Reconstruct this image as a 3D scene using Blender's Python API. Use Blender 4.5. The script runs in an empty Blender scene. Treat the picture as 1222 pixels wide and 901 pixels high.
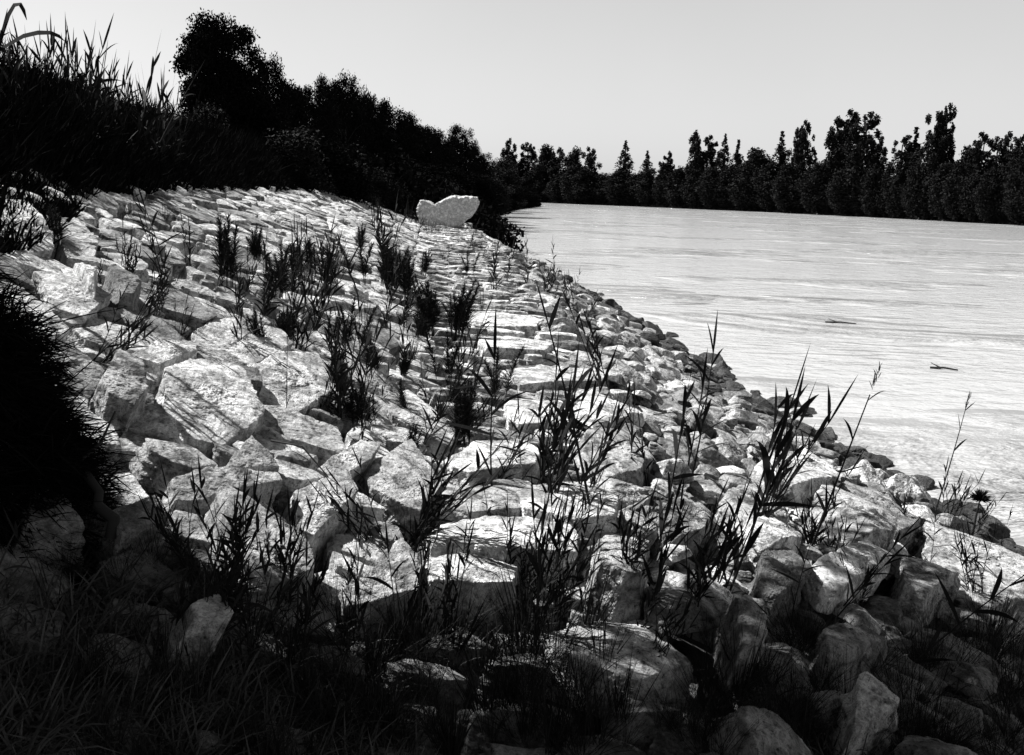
import bpy, math, random
import numpy as np
from mathutils import Matrix, Vector

# ------------------------------------------------------------------ camera, sky, sun, exposure
C = bpy.context.scene
COL = C.collection
IW, IH, F = 1222.0, 901.0, 1060.0
HORIZON, ROLL = 229.0, 1.6
CAMZ = 3.5
PITCH = math.atan((IH/2-HORIZON)/F)
cd = bpy.data.cameras.new('camera'); cam = bpy.data.objects.new('camera', cd); COL.objects.link(cam)
cd.sensor_width = 36; cd.lens = 36*F/IW; cd.clip_start = 0.05; cd.clip_end = 6000
CM = Matrix.Translation((0, 0, CAMZ)) @ Matrix.Rotation(math.pi/2-PITCH, 4, 'X') @ Matrix.Rotation(math.radians(ROLL), 4, 'Z')
cam.matrix_world = CM
C.camera = cam

SUN_EL, SUN_AHEAD = math.radians(51), math.radians(24)
S = Vector((-math.cos(SUN_EL)*math.cos(SUN_AHEAD), math.cos(SUN_EL)*math.sin(SUN_AHEAD), math.sin(SUN_EL)))
w = bpy.data.worlds.new('World'); C.world = w; w.use_nodes = True
nt = w.node_tree; nt.nodes.clear()
sky = nt.nodes.new('ShaderNodeTexSky'); sky.sky_type = 'NISHITA'; sky.sun_disc = False
sky.sun_elevation = SUN_EL; sky.sun_rotation = math.atan2(S.x, S.y) % (2*math.pi)
sky.dust_density = 2.0; sky.air_density = 1.0; sky.ozone_density = 1.0
bw = nt.nodes.new('ShaderNodeRGBToBW'); bg = nt.nodes.new('ShaderNodeBackground'); wo = nt.nodes.new('ShaderNodeOutputWorld')
nt.links.new(sky.outputs[0], bw.inputs[0]); tc = nt.nodes.new('ShaderNodeTexCoord'); sx = nt.nodes.new('ShaderNodeSeparateXYZ'); nt.links.new(tc.outputs['Generated'], sx.inputs[0])
hr = nt.nodes.new('ShaderNodeValToRGB'); nt.links.new(sx.outputs[2], hr.inputs[0])      # bright haze low in the sky, deeper overhead
for k_, (p_, c_) in enumerate([(0.0, 0.92), (0.26, 0.78)]): hr.color_ramp.elements[k_].position = p_; hr.color_ramp.elements[k_].color = (c_, c_, c_, 1)
e_ = hr.color_ramp.elements.new(0.45); e_.color = (.34, .34, .34, 1); e_ = hr.color_ramp.elements.new(0.9); e_.color = (.16, .16, .16, 1)
cn = nt.nodes.new('ShaderNodeTexNoise'); cn.inputs['Scale'].default_value = 2.2; cn.inputs['Detail'].default_value = 5; nt.links.new(tc.outputs['Generated'], cn.inputs['Vector'])
cm_ = nt.nodes.new('ShaderNodeMapRange'); nt.links.new(cn.outputs[0], cm_.inputs[0]); cm_.inputs[3].default_value = 1.15; cm_.inputs[4].default_value = 1.35
m1 = nt.nodes.new('ShaderNodeMath'); m1.operation = 'MULTIPLY'; nt.links.new(hr.outputs[0], m1.inputs[0]); nt.links.new(cm_.outputs[0], m1.inputs[1])
m2 = nt.nodes.new('ShaderNodeMath'); m2.operation = 'MULTIPLY'; m0 = nt.nodes.new('ShaderNodeMath'); m0.operation = 'MULTIPLY_ADD'; nt.links.new(bw.outputs[0], m0.inputs[0]); m0.inputs[1].default_value = 0.35; m0.inputs[2].default_value = 2.1   # thin even cloud over the clear sky
nt.links.new(m0.outputs[0], m2.inputs[0]); nt.links.new(m1.outputs[0], m2.inputs[1])
nt.links.new(m2.outputs[0], bg.inputs[0]); nt.links.new(bg.outputs[0], wo.inputs[0])
bg.inputs[1].default_value = 0.091
sd = bpy.data.lights.new('sun', 'SUN'); sd.energy = 5.0; sd.angle = math.radians(0.5); sd.color = (1, 0.995, 0.985)
so = bpy.data.objects.new('sun', sd); COL.objects.link(so)
so.rotation_euler = S.to_track_quat('Z', 'Y').to_euler()
C.view_settings.view_transform = 'Standard'; C.view_settings.look = 'None'; C.view_settings.gamma = 1
C.view_settings.exposure = 1.12
C.cycles.max_bounces = 4; C.cycles.diffuse_bounces = 1; C.cycles.glossy_bounces = 2
C.cycles.transparent_max_bounces = 2; C.cycles.use_denoising = True

R = np.random.default_rng(11)
random.seed(5)

# ------------------------------------------------------------------ numpy helpers
def _hash(ix, iy, iz, seed):
    h = (ix.astype(np.int64)*374761393 + iy.astype(np.int64)*668265263 + iz.astype(np.int64)*2147483647 + seed*1274126177) & 0xffffffff
    h = ((h ^ (h >> 13))*1274126177) & 0xffffffff
    h = ((h ^ (h >> 16))*2246822519) & 0xffffffff
    return ((h ^ (h >> 15)) & 0xffffff)/float(0xffffff)
def vnoise(p, seed=0):
    f = np.floor(p); i = f.astype(np.int64); u = p-f; u = u*u*(3-2*u)
    r = 0
    for dx in (0, 1):
        wx = u[:, 0] if dx else 1-u[:, 0]
        for dy in (0, 1):
            wy = u[:, 1] if dy else 1-u[:, 1]
            for dz in (0, 1):
                wz = u[:, 2] if dz else 1-u[:, 2]
                r = r + wx*wy*wz*_hash(i[:, 0]+dx, i[:, 1]+dy, i[:, 2]+dz, seed)
    return r*2-1
def fbm(p, octs=4, seed=0, gain=0.5):
    a, r = 1.0, 0
    for k in range(octs):
        r = r+a*vnoise(p*(2.03**k)+k*17.3, seed+k); a *= gain
    return r
def mesh_np(name, v, quads=None, smooth=False, tris=None):
    me = bpy.data.meshes.new(name)
    v = np.asarray(v, np.float32)
    me.vertices.add(len(v)); me.vertices.foreach_set('co', v.ravel())
    parts, starts, tot = [], [], 0
    if quads is not None and len(quads):
        quads = np.asarray(quads, np.int32); parts.append(quads.ravel()); starts.append(np.arange(len(quads), dtype=np.int32)*4); tot = len(quads)*4
    if tris is not None and len(tris):
        tris = np.asarray(tris, np.int32); parts.append(tris.ravel()); starts.append(tot+np.arange(len(tris), dtype=np.int32)*3)
    loops = np.concatenate(parts); st = np.concatenate(starts)
    me.loops.add(len(loops)); me.loops.foreach_set('vertex_index', loops)
    me.polygons.add(len(st)); me.polygons.foreach_set('loop_start', st)
    me.polygons.foreach_set('use_smooth', np.full(len(st), smooth))
    me.update(calc_edges=True)
    return me
def obj(name, me, m=None, parent=None, loc=None):
    o = bpy.data.objects.new(name, me); COL.objects.link(o)
    if m is not None and me is not None and not me.materials: me.materials.append(m)
    if parent: o.parent = parent
    if loc is not None: o.location = loc
    return o
def tag(o, label=None, cat=None, group=None, kind=None):
    if label: o['label'] = label
    if cat: o['category'] = cat
    if group: o['group'] = group
    if cat and not kind: kind = 'thing'
    if kind: o['kind'] = kind
    return o
def thing(name, label, cat, loc=(0, 0, 0), rz=0, group=None, sc=1.0, tilt=(0, 0)):
    o = obj(name, None, loc=loc); o.rotation_euler = (tilt[0], tilt[1], rz); o.scale = (sc,)*3
    return tag(o, label, cat, group)

# ------------------------------------------------------------------ materials (all neutral: a monochrome plate)
def mat(name): 
    m = bpy.data.materials.new(name); m.use_nodes = True
    return m, m.node_tree, m.node_tree.nodes['Principled BSDF']
def N(t, kind, **kw):
    n = t.nodes.new(kind)
    for k, v in kw.items():
        if k.startswith('i_'): n.inputs[int(k[2:])].default_value = v
        elif k.startswith('s_'): n.inputs[k[2:]].default_value = v
        else: setattr(n, k, v)
    return n
def ramp(t, src, stops):
    r = t.nodes.new('ShaderNodeValToRGB'); e = r.color_ramp.elements
    while len(e) < len(stops): e.new(0.5)
    for k, (p, c) in enumerate(stops): e[k].position = p; e[k].color = (c, c, c, 1)
    t.links.new(src, r.inputs[0]); return r.outputs[0]
def math_n(t, op, a, b):
    n = t.nodes.new('ShaderNodeMath'); n.operation = op
    for k, x in enumerate((a, b)):
        if isinstance(x, (int, float)): n.inputs[k].default_value = x
        else: t.links.new(x, n.inputs[k])
    return n.outputs[0]
def stone_mat(name, base, lo, stain, rough=0.9):
    m, t, b = mat(name); L = t.links
    g = t.nodes.new('ShaderNodeNewGeometry'); oi = t.nodes.new('ShaderNodeObjectInfo')
    pos = g.outputs['Position']
    rnd = math_n(t, 'FRACT', math_n(t, 'ADD', g.outputs['Random Per Island'], oi.outputs['Random']), 0.0)
    tone = ramp(t, rnd, [(0, lo), (0.35, 0.86), (1, 1.0)])
    n1 = N(t, 'ShaderNodeTexNoise', s_Scale=7.5, s_Detail=10.0, s_Roughness=0.68, s_Distortion=0.5); L.new(pos, n1.inputs['Vector'])
    st = ramp(t, n1.outputs[0], [(0.38, stain), (0.48, 0.58), (0.56, 1.0)])
    n2 = N(t, 'ShaderNodeTexNoise', s_Scale=38.0, s_Detail=5.0, s_Roughness=0.7); L.new(pos, n2.inputs['Vector'])
    sp = ramp(t, n2.outputs[0], [(0.34, 0.16), (0.43, 0.8), (0.6, 1.08)])
    n3 = N(t, 'ShaderNodeTexNoise', s_Scale=13.0, s_Detail=9.0, s_Roughness=0.72, s_Distortion=0.2); L.new(pos, n3.inputs['Vector'])
    ln = math_n(t, 'ABSOLUTE', math_n(t, 'SUBTRACT', n3.outputs[0], 0.5), 0)
    crack = ramp(t, ln, [(0.0, 0.86), (0.006, 1.0), (1, 1.0)])
    n4 = N(t, 'ShaderNodeTexNoise', s_Scale=110.0, s_Detail=4.0, s_Roughness=0.75); L.new(pos, n4.inputs['Vector'])
    gr = ramp(t, n4.outputs[0], [(0.34, 0.45), (0.46, 0.95), (0.65, 1.08)])
    tone = math_n(t, 'MULTIPLY', tone, gr)
    v = math_n(t, 'MULTIPLY', math_n(t, 'MULTIPLY', tone, st), math_n(t, 'MULTIPLY', sp, crack))
    v = math_n(t, 'MULTIPLY', v, base)
    L.new(v, b.inputs['Base Color'])
    b.inputs['Roughness'].default_value = rough; b.inputs['Specular IOR Level'].default_value = 0.25
    h = math_n(t, 'ADD', math_n(t, 'MULTIPLY', n3.outputs[0], 0.25), math_n(t, 'ADD', math_n(t, 'MULTIPLY', n2.outputs[0], 0.5), math_n(t, 'MULTIPLY', crack, 0.15)))
    bp = N(t, 'ShaderNodeBump', s_Strength=1.0, s_Distance=0.04); L.new(h, bp.inputs['Height']); L.new(bp.outputs[0], b.inputs['Normal'])
    return m
def leaf_mat(name, c0, c1):
    m, t, b = mat(name); oi = t.nodes.new('ShaderNodeObjectInfo'); g = t.nodes.new('ShaderNodeNewGeometry')
    r = math_n(t, 'FRACT', math_n(t, 'ADD', g.outputs['Random Per Island'], oi.outputs['Random']), 0.0)
    t.links.new(ramp(t, r, [(0, c0), (1, c1)]), b.inputs['Base Color'])
    b.inputs['Roughness'].default_value = 0.75; b.inputs['Specular IOR Level'].default_value = 0.06
    return m
M = {}
M['pale'] = stone_mat('pale_limestone', 0.84, 0.50, 0.30)
M['mottled'] = stone_mat('mottled_limestone', 0.56, 0.40, 0.14)
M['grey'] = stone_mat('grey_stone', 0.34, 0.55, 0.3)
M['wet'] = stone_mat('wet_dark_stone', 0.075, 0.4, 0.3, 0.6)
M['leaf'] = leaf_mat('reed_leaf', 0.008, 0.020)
M['shade_toned'] = stone_mat('shade_toned_stone', 0.30, 0.5, 0.3)  # darker stone with the foreground shade put into its colour
M['boulder'] = stone_mat('boulder_stone', 0.88, 0.95, 0.75)
M['stem'] = leaf_mat('reed_stem', 0.014, 0.02)
M['plume'] = leaf_mat('reed_plume', 0.02, 0.04)
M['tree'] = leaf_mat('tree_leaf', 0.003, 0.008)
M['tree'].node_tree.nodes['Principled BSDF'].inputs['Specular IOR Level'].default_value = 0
M['dim'] = leaf_mat('shaded_grass', 0.03, 0.07)
M['far'] = leaf_mat('far_tree_leaf', 0.006, 0.012)
M['bark'] = leaf_mat('bark', 0.02, 0.03)
m, t, b = mat('soil'); n = N(t, 'ShaderNodeTexNoise', s_Scale=9.0, s_Detail=8.0); g = t.nodes.new('ShaderNodeNewGeometry')
t.links.new(g.outputs['Position'], n.inputs['Vector']); t.links.new(ramp(t, n.outputs[0], [(0.3, 0.012), (0.7, 0.05)]), b.inputs['Base Color'])
b.inputs['Roughness'].default_value = 0.95; M['soil'] = m
bp = N(t, 'ShaderNodeBump', s_Strength=0.8, s_Distance=0.08); t.links.new(n.outputs[0], bp.inputs['Height']); t.links.new(bp.outputs[0], b.inputs['Normal'])
# silty river water: pale body, skylight gloss, patches of wind ripples
m, t, b = mat('river_water'); L = t.links
g = t.nodes.new('ShaderNodeNewGeometry'); pos = g.outputs['Position']
def mapped(sx, sy, rot):
    mp = t.nodes.new('ShaderNodeMapping'); mp.inputs['Scale'].default_value = (sx, sy, 1); mp.inputs['Rotation'].default_value = (0, 0, rot)
    L.new(pos, mp.inputs['Vector']); return mp.outputs[0]
def wn(vec, sc, det=4.0, ro=0.55, di=0.3):
    q = N(t, 'ShaderNodeTexNoise', s_Scale=sc, s_Detail=det, s_Roughness=ro, s_Distortion=di); L.new(vec, q.inputs['Vector']); return q.outputs[0]
small = wn(mapped(0.65, 1.0, 0.1), 2.4); med = wn(mapped(0.65, 1.0, -0.05), 0.6)
patch = ramp(t, wn(mapped(0.45, 1.0, 0.15), 0.12, 4.0), [(0.52, 0.03), (0.66, 1.0)])
fine = wn(mapped(0.25, 1.0, 0.0), 6.0); big = wn(mapped(0.6, 1.0, 0.12), 0.36, 6.0, 0.6, 0.8)
hgt = math_n(t, 'ADD', math_n(t, 'ADD', math_n(t, 'MULTIPLY', small, 0.30), math_n(t, 'ADD', math_n(t, 'MULTIPLY', med, 0.5), math_n(t, 'MULTIPLY', big, math_n(t, 'MULTIPLY', patch, 7.0)))), math_n(t, 'MULTIPLY', math_n(t, 'ADD', fine, small), math_n(t, 'MULTIPLY', patch, 2.2)))
bp = N(t, 'ShaderNodeBump', s_Strength=0.8, s_Distance=0.22); L.new(hgt, bp.inputs['Height']); L.new(bp.outputs[0], b.inputs['Normal'])
b.inputs['Base Color'].default_value = (0.39, 0.39, 0.39, 1); b.inputs['Roughness'].default_value = 0.12; b.inputs['IOR'].default_value = 1.33
M['water'] = m

# ------------------------------------------------------------------ the lie of the land
YW = np.array([-12, 0, 9, 11.4, 15.5, 20.6, 31, 42, 60, 100, 150, 200, 235, 260, 300, 420.])
XW = np.array([6.9, 6.2, 5.35, 4.8, 4.2, 3.9, 2.7, 1.1, -1.4, -5.2, -4.0, 1.5, 5.5, 3, -10, -60.])
YC = np.array([-12, 0, 4, 10, 24, 35, 60, 100, 150, 235, 260, 420.])
XC = np.array([-0.2, -0.3, -0.45, -0.95, -2.4, -3.4, -7.0, -11.5, -11, -3, -6, -66.])
def xw(y): return np.interp(y, YW, XW)
def xc(y): return np.interp(y, YC, XC)
def wslope(y): return np.interp(y, [0, 5, 14, 30], [3.0, 3.0, 3.7, 3.9])
def wberm(y): return np.interp(y, [0, 5, 10, 24, 40], [1.0, 1.1, 1.55, 2.2, 2.0])
def surf(X, Y):
    """height of the stone face (water = 0)"""
    X = np.asarray(X, float); Y = np.asarray(Y, float)
    t = X-xc(Y); W = wslope(Y); B = wberm(Y); e = xw(Y)-xc(Y)
    z = np.where(t < -W, 3.42+np.minimum((-W-t)*0.55, 1.0),
        np.where(t < 0, 1.9+1.52*(-t/W),
        np.where(t < B, 1.9-0.12*t/B, 1.78*(e-t)/np.maximum(e-B, 0.5))))
    z = np.maximum(z, -2.5)
    far = np.clip((Y-42)/12, 0, 1)           # beyond the stonework the bank is plain earth
    return z*(1-far)+far*np.clip((xw(Y)-X)*0.55, -2.5, 3.6)
cmat = np.array(CM)
def ray(px, py):
    d = np.array([(px-IW/2)/F, -(py-IH/2)/F, -1.0]); d = cmat[:3, :3]@d
    return d/np.linalg.norm(d)
def hit(px, py, dz=0.0):
    """the point of the bank seen at a photo position, stepped back out of the water if need be"""
    for _ in range(40):
        q = _hit(px, py, dz)
        if q[2] > 0.12: return q
        px -= 8; py += 2
    return q
def _hit(px, py, dz):
    d = ray(px, py); s = np.arange(1.5, 330, 0.02)
    P = np.array([0, 0, CAMZ])+s[:, None]*d
    k = np.argmax(P[:, 2] <= surf(P[:, 0], P[:, 1])+dz)
    return P[k]
def at(px, py, Y):
    d = ray(px, py); return np.array([0, 0, CAMZ])+d*(Y/d[1])
def proj(P):
    P = np.atleast_2d(P)-np.array([0, 0, CAMZ]); q = P@cmat[:3, :3]
    return np.stack([IW/2+F*q[:, 0]/-q[:, 2], IH/2-F*q[:, 1]/-q[:, 2], -q[:, 2]], 1)

def grid_sheet(name, xs_fn, ys, nx, zfn, m):
    V = []; 
    for y in ys:
        xs = xs_fn(y); V.append(np.stack([xs, np.full(nx, y), zfn(xs, np.full(nx, y))], 1))
    V = np.concatenate(V); ny = len(ys)
    i = np.arange(ny-1)[:, None]*nx+np.arange(nx-1)[None]
    q = np.stack([i, i+1, i+1+nx, i+nx], -1).reshape(-1, 4)
    return obj(name, mesh_np(name, V, q, True), m)
ys = np.concatenate([np.arange(-12, 50, 0.25), np.arange(50, 420, 2.5)])
def bank_z(x, y):
    z = surf(x, y)-0.26*np.clip((48-y)/6, 0, 1)
    return z+0.05*fbm(np.stack([x*1.4, y*1.4, y*0], 1), 3, 5)
tag(grid_sheet('river_bank', lambda y: xc(y)+np.concatenate([-np.geomspace(400, 6, 14), np.linspace(-5.6, 14, 90)]), ys, 104, bank_z, M['soil']), kind='structure', label='dark earth of the near river bank')
s_ = 2500.0
tag(obj('river_water', mesh_np('river_water', [(-s_, -s_, 0), (s_, -s_, 0), (s_, s_, 0), (-s_, s_, 0)], [(0, 1, 2, 3)]), M['water']), kind='structure', label='bright silty river running past the stone bank')
# far bank
FX = np.array([-250, -60, 9, 40, 67, 84, 95, 104, 150.]); FY = np.array([330, 330, 322, 285, 246, 205, 160, 120, -60.])
def farbank():
    P = np.stack([FX, FY], 1); V = []; rows = [(0, -0.4), (1.5, 0.8), (12, 1.2), (400, 3), (2200, 4)]
    T = np.gradient(P, axis=0); T /= np.linalg.norm(T, axis=1)[:, None]; Nn = np.stack([-T[:, 1], T[:, 0]], 1)
    Nn[-1] = (1, 0.1); Nn[-2] = (1, 0.3); Nn[0] = (-0.3, 1)
    for off, z in rows: V.append(np.column_stack([P+Nn*off, np.full(len(P), z)]))
    V = np.concatenate(V); n = len(P); i = np.arange(len(rows)-1)[:, None]*n+np.arange(n-1)[None]
    q = np.stack([i, i+1, i+1+n, i+n], -1).reshape(-1, 4)
    tag(obj('far_river_bank', mesh_np('far_river_bank', V, q), M['soil']), kind='structure', label='dark low bank on the far side of the river')
farbank()
def far_y(px):
    """depth of the far waterline behind a photo column"""
    k = (px-IW/2)/F; ys_ = FX/k if abs(k) > 1e-3 else None
    best = None
    for a in range(len(FX)-1):
        x0, y0, x1, y1 = FX[a], FY[a], FX[a+1], FY[a+1]
        den = (x1-x0)-k*(y1-y0)
        if abs(den) < 1e-6: continue
        u = (k*y0-x0)/den
        if 0 <= u <= 1: best = y0+u*(y1-y0)
    return best or 322

# ------------------------------------------------------------------ stones
_cs = {}
def cubesphere(n):
    if n in _cs: return _cs[n]
    g = np.tan(np.linspace(-1, 1, n+1)*math.pi/4); a, b = np.meshgrid(g, g, indexing='ij'); a = a.ravel(); b = b.ravel(); o = np.ones_like(a)
    V = np.concatenate([np.stack(s, 1) for s in ((o, a, b), (-o, b, a), (b, o, a), (a, -o, b), (a, b, o), (b, a, -o))])
    i = np.arange(n)[:, None]*(n+1)+np.arange(n)[None]; q = np.stack([i, i+n+1, i+n+2, i+1], -1).reshape(-1, 4)
    Q = np.concatenate([q+k*(n+1)**2 for k in range(6)])
    key = np.round(V, 5); u, inv = np.unique(key, axis=0, return_inverse=True); inv = inv.ravel()
    V = u/np.linalg.norm(u, axis=1)[:, None]; _cs[n] = (V, inv[Q]); return _cs[n]
def star(planes_n, planes_h, ax, n, p, seed, size, rough=1.0):
    d, q = cubesphere(n); d = d*ax; d = d/np.linalg.norm(d, axis=1)[:, None]
    s = np.maximum(d@planes_n.T, 0)/planes_h
    mx = s.max(1); r = 1/(mx*((s/mx[:, None])**p).sum(1)**(1/p))
    v = d*r[:, None]
    q0 = v*(3.2/size)+seed*3.7
    f = fbm(q0, 4 if n > 10 else 2, seed & 255)
    rid = 1-np.abs(vnoise(v*(5.5/size)+seed, (seed+9) & 255))*2
    lay = vnoise(np.stack([v[:, 0]*1.5/size, v[:, 1]*1.5/size, v[:, 2]*16/size], 1)+seed, 3)
    side = 1-np.abs(d[:, 2])
    disp = size*rough*(0.030*f+0.010*rid+(.09 if ax[2] < .12 else .045)*lay*side+(0.045 if ax[2] < .12 else .025)*np.abs(vnoise(v*(3.1/size)+seed*1.3, 91))+0.03*np.abs(vnoise(v*(7.7/size)+seed*.7, 92)))
    if n >= 20: disp = disp+size*rough*0.016*fbm(v*(20/size)+seed, 4, 7, 0.7)
    return v*(1+disp/np.maximum(r, 1e-3))[:, None], q
def chamfers(ax, k, rg, lo, hi):
    n = rg.normal(size=(k, 3)); n[:, 2] = np.abs(n[:, 2])*0.7+0.1; n /= np.linalg.norm(n, axis=1)[:, None]
    return n, rg.uniform(lo, hi, k)*(np.abs(n)@ax)
def frame(X, Y):
    e = 0.15
    a = np.array([2*e, 0, float(surf(X+e, Y)-surf(X-e, Y))]); a /= np.linalg.norm(a)
    dx = float(xc(Y+0.3)-xc(Y-0.3))/0.6
    b = np.array([dx, 1, 0.0]); b -= a*(a@b); b /= np.linalg.norm(b)
    return np.stack([a, b, np.cross(a, b)], 1)
def rot(ax, ang):
    return np.array(Matrix.Rotation(ang, 3, ax))

stones = []   # dicts
def zone_of(X, Y):
    t_ = X-float(xc(Y))
    if t_ < 0.0: return 'slope'
    if t_ < float(wberm(Y)): return 'step'
    return 'rubble'
# hand-placed stones: outline on the photo carried down to the bank, thickness, lift, tilt about the along / across axes, material, label
H = [
 ([(190,448),(225,440),(285,458),(313,510),(275,527),(215,505),(198,485)],.20,.10,(3,4),'pale','broad smooth white slab, largest bright face on the paved slope','paving slab'),
 ([(300,440),(325,430),(372,442),(397,480),(352,492),(312,468)],.18,.08,(2,5),'pale','smooth pale slab with a three-leaved reed sprig growing over it','paving slab'),
 ([(228,392),(270,388),(332,410),(346,426),(300,440),(262,422),(238,408)],.16,.08,(0,6),'pale','long pale slab lying just upslope of the broad white slab','paving slab'),
 ([(112,462),(128,434),(174,458),(180,482),(160,502),(126,486)],.30,.14,(-4,8),'mottled','rounded mottled block beside the black grass mound','block'),
 ([(45,335),(85,334),(132,368),(104,380),(62,362)],.16,.06,(2,8),'pale','flat pale slab above the black grass mound','paving slab'),
 ([(84,322),(98,318),(120,348),(116,362),(100,350)],.22,.18,(-10,28),'pale','narrow white stone leaning on edge high on the slope','stone'),
 ([(120,335),(136,332),(168,360),(160,372),(138,366)],.22,.12,(-5,12),'grey','grey stone wedged behind the leaning white stone','stone'),
 ([(2,245),(30,248),(62,288),(66,302),(30,300),(0,286)],.22,.06,(0,8),'pale','large pale slab at the top of the slope under the reeds','paving slab'),
 ([(68,262),(86,262),(118,300),(120,312),(92,308),(72,290)],.2,.08,(0,12),'pale','pale slab under the round feathery plant at the top of the slope','paving slab'),
 ([(150,418),(185,414),(232,420),(235,434),(196,438)],.16,.07,(0,4),'pale','small rounded pale stone uphill of the broad white slab','stone'),
 ([(232,420),(262,424),(298,444),(262,448),(236,440)],.16,.04,(0,4),'mottled','mottled stone tucked between two long pale slabs','stone'),
 ([(268,552),(290,533),(334,578),(302,576),(270,566)],.22,.12,(0,6),'pale','squat white block alone below the broad white slab','block'),
 ([(196,577),(250,569),(322,583),(334,598),(240,608),(205,598)],.22,.10,(6,4),'mottled','wide mottled slab at the edge of the deep shade','slab'),
 ([(225,612),(266,604),(352,660),(378,700),(332,713),(292,713),(276,680)],.22,.12,(4,6),'pale','great tilted slab with cracked left edge reaching down into the shade','slab'),
 ([(342,592),(402,578),(424,610),(382,642),(350,626)],.20,.10,(2,4),'pale','smooth white slab behind the great tilted slab','slab'),
 ([(430,566),(482,546),(528,592),(508,630),(480,616),(448,600)],.22,.10,(2,8),'mottled','mottled grey slab beside the sprawling reed clump','slab'),
 ([(370,560),(420,540),(450,548),(436,566),(396,578)],.22,.10,(2,4),'pale','pale wedge of stone just above the smooth white slab','stone'),
 ([(448,482),(482,478),(540,520),(542,534),(512,530),(470,506)],.16,.10,(0,10),'pale','long white slab pointing down to the stone steps','slab'),
 ([(508,642),(560,634),(640,630),(682,634),(692,656),(690,680),(600,682),(512,668)],.24,.16,(8,0),'pale','long squared white slab, lowest bright tread of the stone steps','step slab'),
 ([(398,706),(464,668),(490,688),(492,728),(440,736),(408,732)],.28,.14,(6,4),'mottled','humped mottled block at the edge of the foreground grass','block'),
 ([(495,682),(560,678),(622,682),(616,712),(560,724),(505,722)],.26,.12,(8,-2),'pale','pale scooped block right of the humped mottled block','block'),
 ([(520,560),(560,540),(622,530),(648,548),(640,566),(560,574)],.2,.12,(8,0),'pale','flat white tread behind the sprawling reed clump','step slab'),
 ([(520,590),(590,582),(640,590),(650,618),(560,628),(518,618)],.22,.08,(8,0),'mottled','weathered grey tread below the flat white tread','step slab'),
 ([(612,592),(700,580),(742,600),(735,632),(690,640),(622,618)],.24,.13,(8,0),'pale','big pale tread with a dark undercut front','step slab'),
 ([(690,528),(770,516),(776,560),(760,570),(700,566)],.2,.12,(8,0),'mottled','pitted square block beside the upright reeds','block'),
 ([(678,486),(760,480),(772,506),(690,510)],.18,.11,(8,0),'pale','flat oblong tread above the pitted square block','step slab'),
 ([(600,478),(672,480),(680,512),(605,512)],.18,.09,(8,0),'pale','plain pale tread partly behind upright reeds','step slab'),
 ([(596,440),(670,436),(730,444),(716,462),(620,462)],.16,.10,(8,0),'pale','wide thin tread halfway along the stone steps','step slab'),
 ([(570,402),(640,400),(664,410),(650,424),(574,422)],.15,.08,(8,0),'pale','thin white tread next to the bushy stalk','step slab'),
 ([(560,375),(630,374),(650,384),(640,394),(562,392)],.14,.08,(8,0),'pale','narrow white tread level with the tall bushy plants','step slab'),
 ([(700,662),(742,658),(776,690),(770,716),(735,718),(700,704)],.34,.18,(0,0),'mottled','knobbly mottled boulder in front of the stone steps','boulder'),
 ([(648,760),(708,744),(760,756),(802,780),(832,806),(762,826),(700,804),(652,784)],.15,.06,(4,0),'mottled','large dappled boulder rising from the foreground grass','boulder'),
 ([(880,640),(912,636),(946,648),(950,668),(905,674),(882,660)],.24,.18,(0,-4),'pale','pale flat-topped stone over a dark hollow in the rubble','stone'),
 ([(950,640),(972,600),(1002,602),(1062,646),(1052,666),(985,668)],.36,.20,(4,10),'mottled','big wedge boulder with bright ridge and dark front','boulder'),
 ([(1000,586),(1040,590),(1086,612),(1088,640),(1050,642),(1012,616)],.34,.10,(4,8),'grey','dark ridged boulder close above the waterline','boulder'),
 ([(958,690),(1030,664),(1062,678),(1046,702),(990,720)],.26,.18,(2,0),'pale','long pale stone slanting below the big wedge boulder','stone'),
 ([(1068,682),(1102,674),(1146,704),(1104,724),(1072,708)],.28,.14,(4,10),'mottled','triangular block with a lit upper edge near the water','block'),
 ([(1100,628),(1160,640),(1222,668),(1226,718),(1160,706),(1108,662)],.34,.14,(6,10),'mottled','huge striated slab running out of the photo beside the water','slab'),
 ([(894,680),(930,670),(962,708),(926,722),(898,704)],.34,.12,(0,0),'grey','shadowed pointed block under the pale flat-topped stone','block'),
 ([(892,566),(922,546),(956,534),(986,560),(992,592),(942,594)],.3,.16,(4,8),'pale','large bright slab among tall reeds on the rubble','slab'),
 ([(858,604),(900,590),(946,620),(932,640),(882,634)],.3,.14,(0,4),'mottled','cracked pale boulder below the large bright slab','boulder'),
 ([(770,620),(812,600),(850,622),(840,650),(796,656)],.3,.12,(0,4),'mottled','blunt stone behind the dark reed stalks','stone'),
 ([(16,612),(74,604),(112,645),(62,652),(24,636)],.2,.06,(0,8),'shade_toned','dim rounded stone in the deep shade at the photo edge','stone'),
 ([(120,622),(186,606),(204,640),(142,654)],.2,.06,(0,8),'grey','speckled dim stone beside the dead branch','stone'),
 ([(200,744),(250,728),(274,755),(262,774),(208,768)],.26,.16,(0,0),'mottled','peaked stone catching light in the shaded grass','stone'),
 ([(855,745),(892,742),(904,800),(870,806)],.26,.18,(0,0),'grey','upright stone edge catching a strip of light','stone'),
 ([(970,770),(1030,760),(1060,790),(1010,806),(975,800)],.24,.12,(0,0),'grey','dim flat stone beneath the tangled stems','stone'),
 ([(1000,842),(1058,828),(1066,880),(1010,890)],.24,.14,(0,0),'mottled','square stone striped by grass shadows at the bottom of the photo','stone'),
 ([(1196,722),(1222,742),(1224,775),(1200,760)],.3,.14,(0,0),'grey','shaded block with pale top corner at the photo edge','block'),
]
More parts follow.
